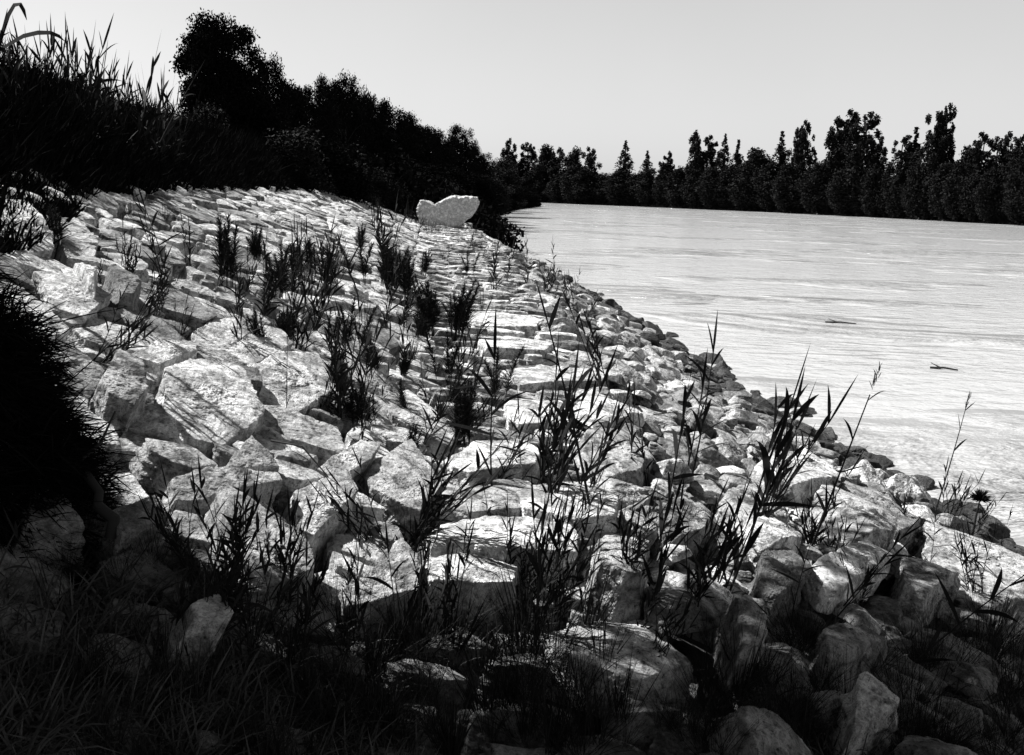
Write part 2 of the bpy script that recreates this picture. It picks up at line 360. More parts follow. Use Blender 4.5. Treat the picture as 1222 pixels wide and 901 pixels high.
LOOKS = {'pale': 'pale', 'mottled': 'stained', 'grey': 'grey', 'wet': 'dark wet', 'shade_toned': 'dull shaded'}
for poly, th, lift, tl, mt, lab, cat in H:
    P = np.array([hit(x, y, lift*0.5) for x, y in poly]); c = P.mean(0); Fm = frame(c[0], c[1])
    q = (P-c)@Fm; q2 = q[:, :2]; ns, hs = [], []
    for k in range(len(q2)):
        a, b2 = q2[k], q2[(k+1) % len(q2)]; e = b2-a; n = np.array([e[1], -e[0]])/np.linalg.norm(e)
        h = n@a
        if h < 0: n, h = -n, -h
        ns.append((n[0], n[1], random.uniform(-0.04, 0.20))); hs.append(max(h-.016, 0.03))
    ns = np.array(ns); L_ = np.linalg.norm(ns, axis=1); ns /= L_[:, None]
    ex = np.abs(q2).max(0)
    if zone_of(c[0], c[1]) == 'rubble': th *= .72
    stones.append(dict(c=c, F=Fm, n=ns, h=np.array(hs), ax=np.array([ex[0], ex[1], th]), th=th, lift=lift*(0.35 if mt != 'grey' and zone_of(c[0], c[1]) != 'rubble' else .7), tilt=(-tl[0]*.6-9 if zone_of(c[0], c[1]) == 'slope' else tl[0]*.3, tl[1]*.6), mat=mt, label=lab, cat=cat, hero=True,
                       size=float(ex.mean()*2), zone=zone_of(c[0], c[1]), r=float(np.sqrt(ex[0]*ex[1]))))
# packed stones between them
pts, rad, zn = [], [], []
HC = np.array([s['c'][:2] for s in stones]); HR = np.array([s['r'] for s in stones])
def metric(z):
    return {'slope': (0.80, 1.15), 'step': (0.72, 1.5), 'rubble': (1.0, 1.0)}[z]
def inside_hero(x, y, r):
    d = np.array([x, y, 0.0])
    for k in np.where(np.hypot(HC[:, 0]-x, HC[:, 1]-y) < HR*1.6+0.3)[0]:
        s = stones[k]; q = np.array([x, y, float(surf(x, y))])-s['c']; q = q@s['F']
        if ((s['n'][:, :2]@q[:2])-s['h']).max() < r*0.55: return True
    return False
P2 = np.zeros((9000, 2)); RR = np.zeros(9000); cnt = 0
def throw(num, rlo, rhi, y0, y1, tlo=-4.1, thi=99, pw=1.5):
    global cnt
    for _ in range(num):
        y = y0+(y1-y0)*random.random()**pw
        x0 = float(xc(y)); lo = max(-float(wslope(y))-0.1, tlo); hi = min(float(xw(y))-x0+0.25, thi)
        tt = random.uniform(lo, hi)
        x = x0+tt; r = random.uniform(rlo, rhi); z = zone_of(x, y); mx, my = metric(z)
        if cnt:
            d = np.hypot((P2[:cnt, 0]-x)*mx, (P2[:cnt, 1]-y)*my)
            if (d < 0.86*(RR[:cnt]+r)).any(): continue
        if inside_hero(x, y, r): continue
        P2[cnt] = (x, y); RR[cnt] = r; cnt += 1; zn.append(z)
throw(160, 0.24, 0.31, 4.3, 46)
throw(1500, 0.16, 0.22, 3.0, 46)
throw(9000, 0.11, 0.155, 1.8, 46)
throw(9000, 0.075, 0.11, 1.8, 17)
throw(6000, 0.05, 0.075, 1.8, 9)
n_pack = cnt
allp = np.concatenate([P2[:cnt], HC]); allr = np.concatenate([RR[:cnt], HR*0.9])
for k in range(cnt):
    x, y = P2[k]; r = RR[k]; z = zn[k]; mx, my = metric(z); rg = np.random.default_rng(k+100)
    dx = (allp[:, 0]-x)*mx; dy = (allp[:, 1]-y)*my; dd = np.hypot(dx, dy); dd[k] = 99
    idx = np.argsort(dd)[:12]; idx = idx[idx < cnt]
    Fm = frame(x, y); ns, hs = [], []
    gap = rg.uniform(-0.02, .02) if z == 'rubble' else rg.uniform(.018, .060)*(1 if y < 12 else .6)
    for j in idx:
        d = dd[j]; nn = np.array([dx[j], dy[j]])/d; h = d/2+(r*r-allr[j]**2)/(2*d)
        h = min(max(h, 0.35*r), 1.6*r)
        nn = nn*np.array([mx, my]); l = np.linalg.norm(nn); nn /= l; h = h/l-gap
        ns.append((nn[0], nn[1], rg.uniform(-0.04, 0.20))); hs.append(max(h, 0.03))
    for hk in np.where(np.hypot(HC[:, 0]-x, HC[:, 1]-y) < HR*1.6+0.6)[0]:      # stop short of the hand-placed slabs
        s_ = stones[hk]; q_ = (np.array([x, y, float(surf(x, y))])-s_['c'])@s_['F']; dv = s_['n'][:, :2]@q_[:2]-s_['h']; m_ = int(dv.argmax())
        if dv[m_] < 1.8*r: n2_ = -s_['n'][m_][:2]; n2_ = n2_/np.linalg.norm(n2_); ns.append((n2_[0], n2_[1], .02)); hs.append(max(dv[m_]-.012, .02))
    if len(ns) < 4:
        for a in range(6): ns.append((math.cos(a), math.sin(a), 0.1)); hs.append(r)
    for a in range(4):
        aa = a*math.pi/2+0.3; ns.append((math.cos(aa), math.sin(aa), 0.15)); hs.append(r*1.35/(mx if a % 2 == 0 else my))
    ns = np.array(ns, float); hs = np.array(hs); ns /= np.linalg.norm(ns, axis=1)[:, None]
    zs = float(surf(x, y)); near = y < 4.6
    if z == 'slope':
        th = rg.uniform(0.5, 0.8)*min(r, 0.2)+0.06; lift = rg.normal(0, 0.026)+0.01; tl = (rg.normal(-8, 6), rg.normal(5, 6))
    elif z == 'step':
        th = rg.uniform(0.5, 0.8)*min(r, 0.25)+0.07; lift = rg.normal(0.005, 0.028); tl = (rg.normal(2, 4), rg.normal(0, 4))
    else:
        th = rg.uniform(0.55, 0.95)*r; lift = rg.normal(0.02, 0.075); tl = (rg.normal(0, 15), rg.normal(4, 15))
    mt = rg.choice(['pale', 'mottled', 'grey'], p=[.55, .33, .12] if z != 'rubble' else [.30, .44, .26])
    edge = float(xw(y))-x
    pp_ = proj((x, y, zs))[0]
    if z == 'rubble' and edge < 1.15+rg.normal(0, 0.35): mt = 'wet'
    elif pp_[1] > (600 if pp_[0] < 200 else 670 if pp_[0] < 300 else 745 if pp_[0] < 800 else 742)+rg.normal(0, 15): mt = 'shade_toned'; lift -= .05  # foreground shade painted in by a darker stone colour
    elif z == 'rubble' and edge < 1.7 and rg.random() < 0.6: mt = 'grey'
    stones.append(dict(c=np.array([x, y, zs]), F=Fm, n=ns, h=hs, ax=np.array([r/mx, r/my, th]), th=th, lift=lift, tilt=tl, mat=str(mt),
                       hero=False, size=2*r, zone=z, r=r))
# loose stones in the water's edge (photo column, row, width px)
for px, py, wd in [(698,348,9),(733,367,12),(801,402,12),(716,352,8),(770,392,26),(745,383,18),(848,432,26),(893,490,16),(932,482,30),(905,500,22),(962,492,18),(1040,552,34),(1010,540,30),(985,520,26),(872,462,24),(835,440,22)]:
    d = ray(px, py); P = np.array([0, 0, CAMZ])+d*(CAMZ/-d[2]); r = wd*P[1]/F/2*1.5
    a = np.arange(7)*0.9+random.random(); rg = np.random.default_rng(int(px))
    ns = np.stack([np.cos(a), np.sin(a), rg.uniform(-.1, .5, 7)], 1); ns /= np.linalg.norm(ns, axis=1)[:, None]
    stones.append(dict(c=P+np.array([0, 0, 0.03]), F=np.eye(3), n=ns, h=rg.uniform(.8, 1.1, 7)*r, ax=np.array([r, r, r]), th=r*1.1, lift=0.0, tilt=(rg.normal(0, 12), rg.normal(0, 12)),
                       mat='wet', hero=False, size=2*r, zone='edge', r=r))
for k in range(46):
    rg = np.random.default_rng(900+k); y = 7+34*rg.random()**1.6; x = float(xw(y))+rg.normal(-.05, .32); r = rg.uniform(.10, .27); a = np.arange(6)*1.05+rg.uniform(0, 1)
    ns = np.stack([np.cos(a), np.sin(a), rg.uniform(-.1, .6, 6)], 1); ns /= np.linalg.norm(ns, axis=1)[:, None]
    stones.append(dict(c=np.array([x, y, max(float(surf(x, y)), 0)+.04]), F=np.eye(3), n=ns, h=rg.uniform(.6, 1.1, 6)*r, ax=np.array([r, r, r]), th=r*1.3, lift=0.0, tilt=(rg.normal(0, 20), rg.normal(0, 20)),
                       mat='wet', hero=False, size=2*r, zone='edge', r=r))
for s in stones:
    p = proj(s['c'])[0]; s['px'] = p
    inf = -40 < p[0] < IW+40 and 200 < p[1] < IH+60 and p[2] > 0
    s['score'] = (s['size']/max(p[2], .5)*F*(1.0 if s['zone'] != 'slope' else 0.9)) if inf else 0
    if s['hero'] or s['zone'] == 'edge': s['score'] += 500
order = sorted(range(len(stones)), key=lambda i: -stones[i]['score'])
ind = set(order[:292])
GRP = {'slope': 'pitched stones paving the slope', 'step': 'flat slabs laid as steps along the bank', 'rubble': 'tumbled rubble stones above the water', 'edge': 'dark stones at the water edge'}
NAME = {'slope': 'paving_stone', 'step': 'step_slab', 'rubble': 'rubble_stone', 'edge': 'water_edge_stone'}
WHERE = {
 'slope': lambda p: ('in the shade beside the black grass mound' if p[1] > 560 and p[0] < 330 else 'low on the paved slope near the great tilted slab' if p[1] > 520 else
          'on the paved slope around the broad white slab' if p[1] > 430 and p[0] < 380 else 'low on the slope beside the stone steps' if p[1] > 430 else
          'high on the paved slope under the bank reeds' if p[1] < 330 else 'midway up the paved slope among bushy plants'),
 'step': lambda p: ('in the foreground among dark grass blades' if p[1] > 690 else 'in the nearer stone steps beside the reed clumps' if p[1] > 520 else 'in the middle run of the stone steps' if p[1] > 410 else 'in the distant run of the stone steps'),
 'rubble': lambda p: ('in the shaded rubble in front of the camera' if p[1] > 720 else 'in the rubble around the big wedge boulder' if p[1] > 600 else 'in the rubble behind the tall reeds' if p[1] > 480 else
          'in the rubble between the steps and the water' if p[1] > 400 else 'in the distant rubble by the waterside reeds'),
 'edge': lambda p: ('breaking the water surface beside the rubble' if p[1] > 420 else 'standing out in the shallow water off the rubble')}
merged = {}
def build(s, i, res):
    pn = [s['n']]; ph = [s['h']]; rg = np.random.default_rng(i+7000)
    up = np.array([[rg.normal(0, .05), rg.normal(0, .05), 1], [0, 0, -1.0]]); up /= np.linalg.norm(up, axis=1)[:, None]
    pn.append(up); ph.append(np.array([s['th']/2, s['th']*0.8]))
    ax = np.array([s['ax'][0], s['ax'][1], s['th']/2])
    lo, hi = (0.66, 0.98) if s['zone'] in ('slope', 'step') else (0.55, 0.84)
    flat = s['zone'] in ('slope', 'step')
    if flat:
        a_ = rg.uniform(0, 6.28, 3); cn = np.stack([np.cos(a_), np.sin(a_), rg.uniform(-.1, .9, 3)], 1); cn /= np.linalg.norm(cn, axis=1)[:, None]; ch = rg.uniform(.72, .98, 3)*(np.abs(cn)@ax)
    else: cn, ch = chamfers(ax, 5, rg, .50, .84)
    pn.append(cn); ph.append(ch)
    a_ = rg.uniform(0, 6.28, 4); tl_ = rg.uniform(.03, .13, 4) if flat else rg.uniform(.1, .45, 4); fn = np.stack([np.cos(a_)*tl_, np.sin(a_)*tl_, np.ones(4)], 1); fn /= np.linalg.norm(fn, axis=1)[:, None]
    pn.append(fn); ph.append(s['th']/2*rg.uniform(.92, 1.06, 4)+s['size']*tl_*rg.uniform(.0, .25, 4))
    v, q = star(np.concatenate(pn), np.concatenate(ph), np.maximum(ax, 0.4*ax.max()), res, 90, i, s['size'], 0.5 if flat else 0.65)
    Rt = s['F']@rot('X', -math.radians(s['tilt'][0]))@rot('Y', -math.radians(s['tilt'][1]))
    return v@Rt.T, q
for i, s in enumerate(stones):
    c = s['c']+s['F'][:, 2]*(s['lift']-s['th']*0.35)
    if i in ind:
        res = 62 if s['score'] > 560 and s['zone'] != 'edge' else (40 if s['px'][2] < 7 else 26)
        v, q = build(s, i, res)
        nm = NAME[s['zone']] if not s['hero'] else s['cat'].replace(' ', '_')
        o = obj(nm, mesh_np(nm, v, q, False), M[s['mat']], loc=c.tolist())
        if s['hero']: tag(o, s['label'], s['cat'], GRP[s['zone']])
        else:
            asp = s['ax'][0]/s['ax'][1]; sz = s['r']
            szw = 'large' if sz > 0.24 else 'middling' if sz > 0.15 else 'small' if sz > 0.1 else 'very small'
            tag(o, f"{szw} {LOOKS[s['mat']]} stone {WHERE[s['zone']](s['px'])}", 'stone', GRP[s['zone']])
    else:
        yv = s['px'][2]
        res = 20 if (yv < 5 and s['score'] > 0) else 11 if yv < 14 else 7
        v, q = build(s, i, res)
        merged.setdefault(s['mat'], []).append((v+c, q))
mv, mq, mm, off = [], [], [], 0
keys = ['pale', 'mottled', 'grey', 'wet', 'shade_toned']
for k, key in enumerate(keys):
    for v, q in merged.get(key, []):
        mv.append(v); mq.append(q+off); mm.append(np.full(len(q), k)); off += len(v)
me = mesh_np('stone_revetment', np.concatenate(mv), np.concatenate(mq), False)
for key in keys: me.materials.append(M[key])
me.polygons.foreach_set('material_index', np.concatenate(mm).astype(np.int32))
tag(obj('rubble_stones', me), 'small and distant pale stones covering the river bank', 'stones', kind='stuff')

# pale boulder at the far end of the stonework
def end_boulder():
    Y = 41.0; poly = [(500,246),(504,239),(512,240),(520,245),(528,240),(534,236),(550,235),(568,236),(571,243),(566,254),(556,263),(544,271),(534,279),(522,279),(511,270),(501,258)]
    P = np.array([at(x, y, Y) for x, y in poly]); c = at(534, 256, Y)
    q = (P-c)[:, [0, 2]]; ang = np.arctan2(q[:, 1], q[:, 0]); rr = np.hypot(q[:, 0], q[:, 1]); o = np.argsort(ang); ang = ang[o]; rr = rr[o]
    d, Q = cubesphere(44); th = np.arctan2(d[:, 2], d[:, 0]); r2 = np.interp(th, ang, rr, period=2*math.pi)
    pl = np.hypot(d[:, 0], d[:, 2]); k = 1/((pl**14+(np.abs(d[:, 1])*1.0+.15*d[:, 0])**14)**(1/14))
    v = np.stack([d[:, 0]*k*r2, d[:, 1]*k*0.75, d[:, 2]*k*r2], 1)
    v = v*(1+0.06*np.abs(vnoise(v*2.7, 3))-.05*np.abs(vnoise(v*6, 5))+0.03*fbm(v*8, 4, 8, .65))[:, None]
    tag(obj('boulder', mesh_np('boulder', v, Q, False), M['boulder'], loc=c.tolist()), 'lone white boulder wider at its top, at the far end of the stone bank', 'boulder')
end_boulder()

# ------------------------------------------------------------------ foliage builders
def ribbons(base, dirv, length, width, droop, segs, rg, fold=0.0):
    """lanceolate blades; all arrays (n,3)/(n,)"""
    n = len(base); side = np.cross(dirv, rg.normal(size=(n, 3))); side /= np.linalg.norm(side, axis=1)[:, None]+1e-9
    V = []; ts = np.linspace(0, 1, segs+1)
    for t_ in ts:
        p = base+dirv*(length*t_)[:, None]; p = p.copy(); p[:, 2] -= droop*length*t_*t_
        wv = width*(0.45+1.6*t_*(1-t_)*1.3)*(1-t_**3) if segs > 1 else width*(1-t_)
        V.append(p-side*wv[:, None]/2); V.append(p+side*wv[:, None]/2)
    V = np.stack(V, 1)                       # n, 2(segs+1), 3
    k = 2*(segs+1); base_i = (np.arange(n)*k)[:, None, None]
    f = np.array([[2*s, 2*s+1, 2*s+3, 2*s+2] for s in range(segs)])[None]
    return V.reshape(-1, 3), (base_i+f).reshape(-1, 4)
def tube(pts_, r0, r1, sides=5):
    pts_ = np.array(pts_, float); n = len(pts_); V = []
    for i in range(n):
        d = pts_[min(i+1, n-1)]-pts_[max(i-1, 0)]; d /= np.linalg.norm(d)+1e-9
        a = np.cross(d, (0.3, 1, 0.1)); a /= np.linalg.norm(a); b2 = np.cross(d, a); r = r0+(r1-r0)*i/(n-1)
        for s in range(sides): V.append(pts_[i]+r*(a*math.cos(2*math.pi*s/sides)+b2*math.sin(2*math.pi*s/sides)))
    Q = [[i*sides+s, i*sides+(s+1) % sides, (i+1)*sides+(s+1) % sides, (i+1)*sides+s] for i in range(n-1) for s in range(sides)]
    return np.array(V), np.array(Q)
def join(parts):
    V, Q, o = [], [], 0
    for v, q in parts: V.append(v); Q.append(q+o); o += len(v)
    return np.concatenate(V), np.concatenate(Q)
def unit(a): return a/(np.linalg.norm(a, axis=-1, keepdims=True)+1e-9)

def reed_meshes(seed, stems, h, leaf_l, leaf_w, nleaf, lean=0.12, plume=False, spread=0.05, up=1.0):
    """height 1 reed clump: returns stem mesh, leaf mesh, plume mesh"""
    rg = np.random.default_rng(seed); st, lv, pl = [], [], []
    for s in range(stems):
        a = rg.uniform(0, 6.28); l = rg.uniform(0.2, 1)*lean; hh = h*rg.uniform(0.65, 1.0) if s else h
        b0 = np.array([rg.normal(0, spread), rg.normal(0, spread), -0.06])
        pts_ = [b0+np.array([math.cos(a)*l*hh*u**1.6, math.sin(a)*l*hh*u**1.6, hh*u+0.06*u]) for u in np.linspace(0, 1, 7)]
        st.append(tube(pts_, 0.008*h**.5, 0.003, 5))
        k = max(3, int(nleaf*rg.uniform(.8, 1.2))); us = np.linspace(0.12, 0.98, k)+rg.normal(0, .02, k)
        az = a+math.pi*(np.arange(k) % 2)+rg.normal(0, 0.7, k)
        P = np.stack([np.interp(us, np.linspace(0, 1, 7), [p[j] for p in pts_]) for j in range(3)], 1)
        el = np.clip(rg.normal(0.95*up, 0.22, k)+0.25*us, 0.2, 1.5)
        D = np.stack([np.cos(az)*np.cos(el), np.sin(az)*np.cos(el), np.sin(el)], 1)
        Ln = leaf_l*rg.uniform(.6, 1.1, k)*(1-0.35*np.abs(us-0.5)*2)
        lv.append(ribbons(P, D, Ln, np.full(k, leaf_w)*rg.uniform(.7, 1.15, k), rg.uniform(0.05, 0.45, k), 5, rg))
        lv.append(ribbons(P[-1:], unit(np.array([[math.cos(a)*.15, math.sin(a)*.15, 1]])), np.array([leaf_l*.8]), np.array([leaf_w*.7]), np.array([0.02]), 4, rg))
        if plume:
            tp = np.array(pts_[-1]); kk = 26; u = rg.random(kk)
            B = tp+np.stack([rg.normal(0, .004, kk), rg.normal(0, .004, kk), u*0.16*h], 1)
            D = unit(np.stack([rg.normal(0.25, .25, kk), rg.normal(0, .3, kk), np.ones(kk)], 1))
            pl.append(ribbons(B, D, np.full(kk, 0.07*h)*(1-.5*u), np.full(kk, .006), np.full(kk, .2), 2, rg))
    f = lambda x, nm: mesh_np(nm, *join(x), False) if x else None
    return f(st, 'reed_stem'), f(lv, 'reed_leaves'), f(pl, 'reed_plume')
def brush_meshes(seed, stems, h, w, needles):
    """bushy horsetail-like plant with fine whorled needles"""
    rg = np.random.default_rng(seed); st, lv = [], []
    for s in range(stems):
        a = rg.uniform(0, 6.28); l = rg.uniform(0, .22); hh = h*(rg.uniform(.7, 1) if s else 1); off = np.array([rg.normal(0, .05), rg.normal(0, .05), 0])
        pts_ = [off+np.array([math.cos(a)*l*hh*u*u, math.sin(a)*l*hh*u*u, hh*u-.05]) for u in np.linspace(0, 1, 6)]
        st.append(tube(pts_, 0.006, 0.003, 5))
        k = needles; us = rg.uniform(0.15, 1, k)**0.8; us = np.round(us*16)/16+rg.normal(0, .012, k)
        P = np.stack([np.interp(us, np.linspace(0, 1, 6), [p[j] for p in pts_]) for j in range(3)], 1)
        az = rg.uniform(0, 6.28, k); el = rg.normal(0.95, .28, k)+.25*us
        D = np.stack([np.cos(az)*np.cos(el), np.sin(az)*np.cos(el), np.sin(el)], 1)
        env = (.55+.6*vnoise(np.stack([us*7, us*0+s, az*.8], 1), seed))*np.clip(1.25-us, .3, 1)
        lv.append(ribbons(P, D, w*rg.uniform(.5, 1.3, k)*np.clip(env, .2, 1.2), np.full(k, .0075), rg.uniform(0, .6, k), 4, rg))
    return mesh_np('stem', *join(st)), mesh_np('foliage', *join(lv))
def tuft_mesh(seed, n, h, spread, wid=0.008, splay=0.5, droop=.35):
    rg = np.random.default_rng(seed); a = rg.uniform(0, 6.28, n); r = spread*np.sqrt(rg.random(n))
    B = np.stack([np.cos(a)*r, np.sin(a)*r, np.full(n, -.04)], 1)
    a2 = a+rg.normal(0, .8, n); sp = splay*rg.random(n)
    D = unit(np.stack([np.cos(a2)*sp, np.sin(a2)*sp, np.ones(n)], 1))
    return mesh_np('grass_blades', *ribbons(B, D, h*rg.uniform(.45, 1.1, n), wid*rg.uniform(.6, 1.2, n), droop*rg.random(n), 4, rg))

REED = [reed_meshes(s, st, 1.0, ll, lw, nl, ln, False, sp, up) for s, st, ll, lw, nl, ln, sp, up in
        [(1, 1, .46, .036, 9, .15, .02, 1.05), (2, 2, .44, .034, 9, .2, .04, 1.0), (3, 4, .42, .032, 9, .25, .06, 1.05), (4, 8, .42, .034, 9, .4, .08, .95), (5, 5, .48, .034, 8, .2, .05, 1.1), (6, 1, .30, .020, 6, .2, .02, .8)]]
TALL = [reed_meshes(s, 1, 1.0, .26, .020, 6, .12, True, .01, 1.0) for s in (21, 22)]
BRUSH = [brush_meshes(s, st, 1.0, .44, nd) for s, st, nd in [(31, 6, 300), (32, 8, 280), (33, 5, 320), (34, 3, 420)]]
TUFT = [tuft_mesh(41, 60, 1, .12), tuft_mesh(42, 90, 1, .16, .007, .9), tuft_mesh(43, 40, 1, .08, .011, .4, .15), tuft_mesh(44, 26, 1, .05, .014, .35, .1)]
RG_R = 'reeds growing up through the stones'
def place_reed(v, loc, h, label, rz=0, tilt=(0, 0), kinds=None, group=RG_R, name='reed', cat='reed'):
    o = thing(name, label, cat, tuple(loc), rz, group, h, tilt); ms = (kinds or REED)[v]
    obj('stem', ms[0], M['stem'], o); obj('leaves', ms[1], M['leaf'], o)
    if len(ms) > 2 and ms[2]: obj('plume', ms[2], M['plume'], o)
    return o
def h_from_px(base, px_h): return px_h*base[1]/F*0.98
# hand-placed reeds: base px, height in px, variant, lean (deg towards photo right), label
for (bx, by), hp, v, lean, lab in [
 ((1112,612),138,'t0',12,'single thin reed stalk standing against the river with a slim plume'),
 ((958,672),236,'t1',14,'tall reed with a drooping seed head over the big wedge boulder'),
 ((962,668),130,1,22,'leafy reed at the foot of the tall reed with the seed head'),
 ((876,705),255,0,18,'tall dark reed beside the large bright slab, leaning to the water'),
 ((900,655),190,4,16,'broad-leaved reed pair leaning over the large bright slab'),
 ((858,720),170,2,12,'thick dark reed clump in front of the cracked pale boulder'),
 ((790,655),200,0,10,'upright broad-leaved reed behind the blunt stone'),
 ((815,560),160,1,10,'reed rising to the waterline behind the rubble'),
 ((722,640),282,5,-9,'long bare-stemmed reed leaning to the slope over the stone steps'),
 ((716,470),110,2,-16,'leafy reed leaning back from the rubble beside the stone steps'),
 ((640,700),215,0,6,'slender reed rising between the white treads'),
 ((660,618),180,4,10,'dense upright reed clump in the middle of the stone steps'),
 ((640,600),140,3,14,'wide bushy reed clump behind the dense upright one'),
 ((690,600),150,2,20,'reed clump leaning over the pitted square block'),
 ((590,600),190,0,-8,'thin reed with long leaves beside the flat white tread'),
 ((480,668),165,3,30,'sprawling reed clump with strap leaves above the long squared slab'),
 ((470,668),140,4,38,'strap-leaved reed bent low towards the stone steps'),
 ((450,660),110,3,-30,'low reed clump bent towards the great tilted slab'),
 ((340,492),88,5,0,'three-leaved reed sprig standing on the smooth pale slab'),
 ((280,418),90,1,4,'dark reed stem at the edge of the long pale slab'),
 ((355,416),95,3,14,'thick reed tuft on the middle of the slope'),
 ((372,400),100,4,20,'arching leafy reed on the middle of the slope'),
 ((200,335),92,0,-6,'tall narrow reed high on the slope under the bank reeds'),
 ((188,330),80,1,-10,'reed pair high on the slope beside the tall narrow reed'),
 ((145,330),60,2,12,'short leafy reed near the leaning white stone'),
 ((150,400),100,2,35,'reed with long leaves sweeping over the rounded pale stone'),
 ((120,440),90,3,40,'reed clump sweeping out of the black grass mound'),
 ((400,500),110,3,10,'tangled reed clump beside the long white slab'),
 ((430,490),100,4,16,'leafy reed clump above the long white slab'),
 ((420,470),100,3,-12,'leafy reed leaning upslope in the middle of the slope'),
 ((590,350),58,2,2,'short reed clump at the far waterside'),
 ((630,346),56,0,2,'lone leafy reed at the far waterside'),
 ((606,340),46,1,5,'small reed between the two waterside reeds'),
 ((650,350),30,1,0,'tiny reed among the distant waterside rubble'),
 ((560,470),60,2,14,'reed growing from the foot of the bushy plants'),
 ((505,540),120,1,25,'slanting reed beside the long white slab'),
 ((600,700),100,2,4,'reed clump in front of the pale scooped block'),
 ((660,720),130,4,3,'dark leafy reed in front of the long squared slab'),
 ((700,690),110,0,2,'straight reed before the knobbly mottled boulder'),
 ((770,745),180,1,8,'tall dark reed pair over the large dappled boulder'),
 ((820,745),150,3,10,'dense reed clump at the corner of the large dappled boulder'),
 ((1080,640),60,2,-4,'small reed at the waterline beside the dark ridged boulder'),
 ((1130,632),70,3,10,'spiky clump on the huge striated slab'),
 ((1165,640),55,2,20,'short reed beside the dark round flower head'),
 ((1000,740),140,1,30,'slanting reed in the shaded rubble'),
 ((1080,800),200,0,35,'long slanting reed crossing the bottom rubble'),
 ((330,800),150,0,2,'straight dark reed in front of the great tilted slab'),
 ((300,790),120,2,-4,'reed beside the peaked stone in the shade'),
 ((360,790),130,4,8,'leafy reed below the great tilted slab'),
 ((230,800),110,0,-6,'dim reed in the deep shade near the peaked stone'),
 ((430,760),150,1,2,'thin reed before the humped mottled block'),
 ((470,770),140,0,4,'upright reed over the pale scooped block'),
 ((540,770),140,2,2,'dark reed clump rising from the densest foreground grass'),
 ((640,770),170,4,1,'tallest leafy reed of the densest foreground grass'),
 ((60,740),130,0,-12,'dim reed in the shade below the dim rounded stone'),
]:
    b_ = hit(bx, by); h = h_from_px(b_, hp); kinds = REED
    if isinstance(v, str): kinds = TALL; v = int(v[1])
    place_reed(v, b_, h, lab, random.uniform(0, 6.28), (0, 0), kinds)
    o = bpy.data.objects[-1] if False else None
    root = [c for c in COL.objects if c.get('label') == lab][-1]
    root.matrix_world = Matrix.Translation(Vector(b_)) @ Matrix.Rotation(math.radians(lean), 4, 'Y') @ Matrix.Rotation(random.uniform(0, 6.28), 4, 'Z') @ Matrix.Scale(h, 4)
for (bx, by), hp, v, lean, lab in [
 ((272,345),105,0,3,'tall feathery plant standing highest on the paved slope'),
 ((66,292),58,2,0,'round feathery plant on a slab at the top of the slope'),
 ((330,360),85,2,6,'feathery plant beside the thick reed tuft'),
 ((350,360),85,3,-3,'slim feathery plant beside the thick reed tuft'),
 ((388,345),70,0,5,'low feathery plant behind the arching leafy reed'),
 ((430,340),72,3,-6,'slim feathery stem beside the distant stone steps'),
 ((455,345),70,2,8,'feathery stem between the slope and the distant steps'),
 ((478,350),66,0,4,'dense feathery plant at the foot of the distant slope'),
 ((515,400),90,1,-4,'thick bushy plant, nearer half of the dark pair on the steps'),
 ((545,405),92,1,5,'thick bushy plant, taller half of the dark pair on the steps'),
 ((590,482),88,3,1,'bushy stalk with a broom head standing alone on the steps'),
 ((548,532),100,0,2,'dark bushy plant at the crease between slope and steps'),
 ((560,530),100,2,-4,'fine-leaved plant beside the dark bushy plant at the crease'),
 ((420,420),80,3,10,'feathery stem above the tangled reed clump'),
 ((445,450),70,2,-8,'feathery tuft beside the tangled reed clump'),
 ((530,460),80,3,-4,'feathery stem growing under the dark bushy pair'),
 ((505,330),40,0,6,'small feathery plant on the distant steps'),
 ((470,320),36,2,0,'small feathery plant at the edge of the distant slope'),
 ((430,300),40,0,0,'bushy plant near the top of the distant slope'),
 ((560,330),36,3,0,'tiny feathery plant near the far waterside'),
]:
    b_ = hit(bx, by); h = h_from_px(b_, hp)
    o = thing('feathery_plant', lab, 'plant', (0, 0, 0), 0, 'feathery plants among the stones')
    obj('stem', BRUSH[v][0], M['stem'], o); obj('foliage', BRUSH[v][1], M['leaf'], o)
    o.matrix_world = Matrix.Translation(Vector(b_)) @ Matrix.Rotation(math.radians(lean), 4, 'Y') @ Matrix.Rotation(random.uniform(0, 6.28), 4, 'Z') @ Matrix.Diagonal((h*1.2, h*1.2, h*.85, 1))
G5 = 'thin reeds crowding the stones'
NR = 0
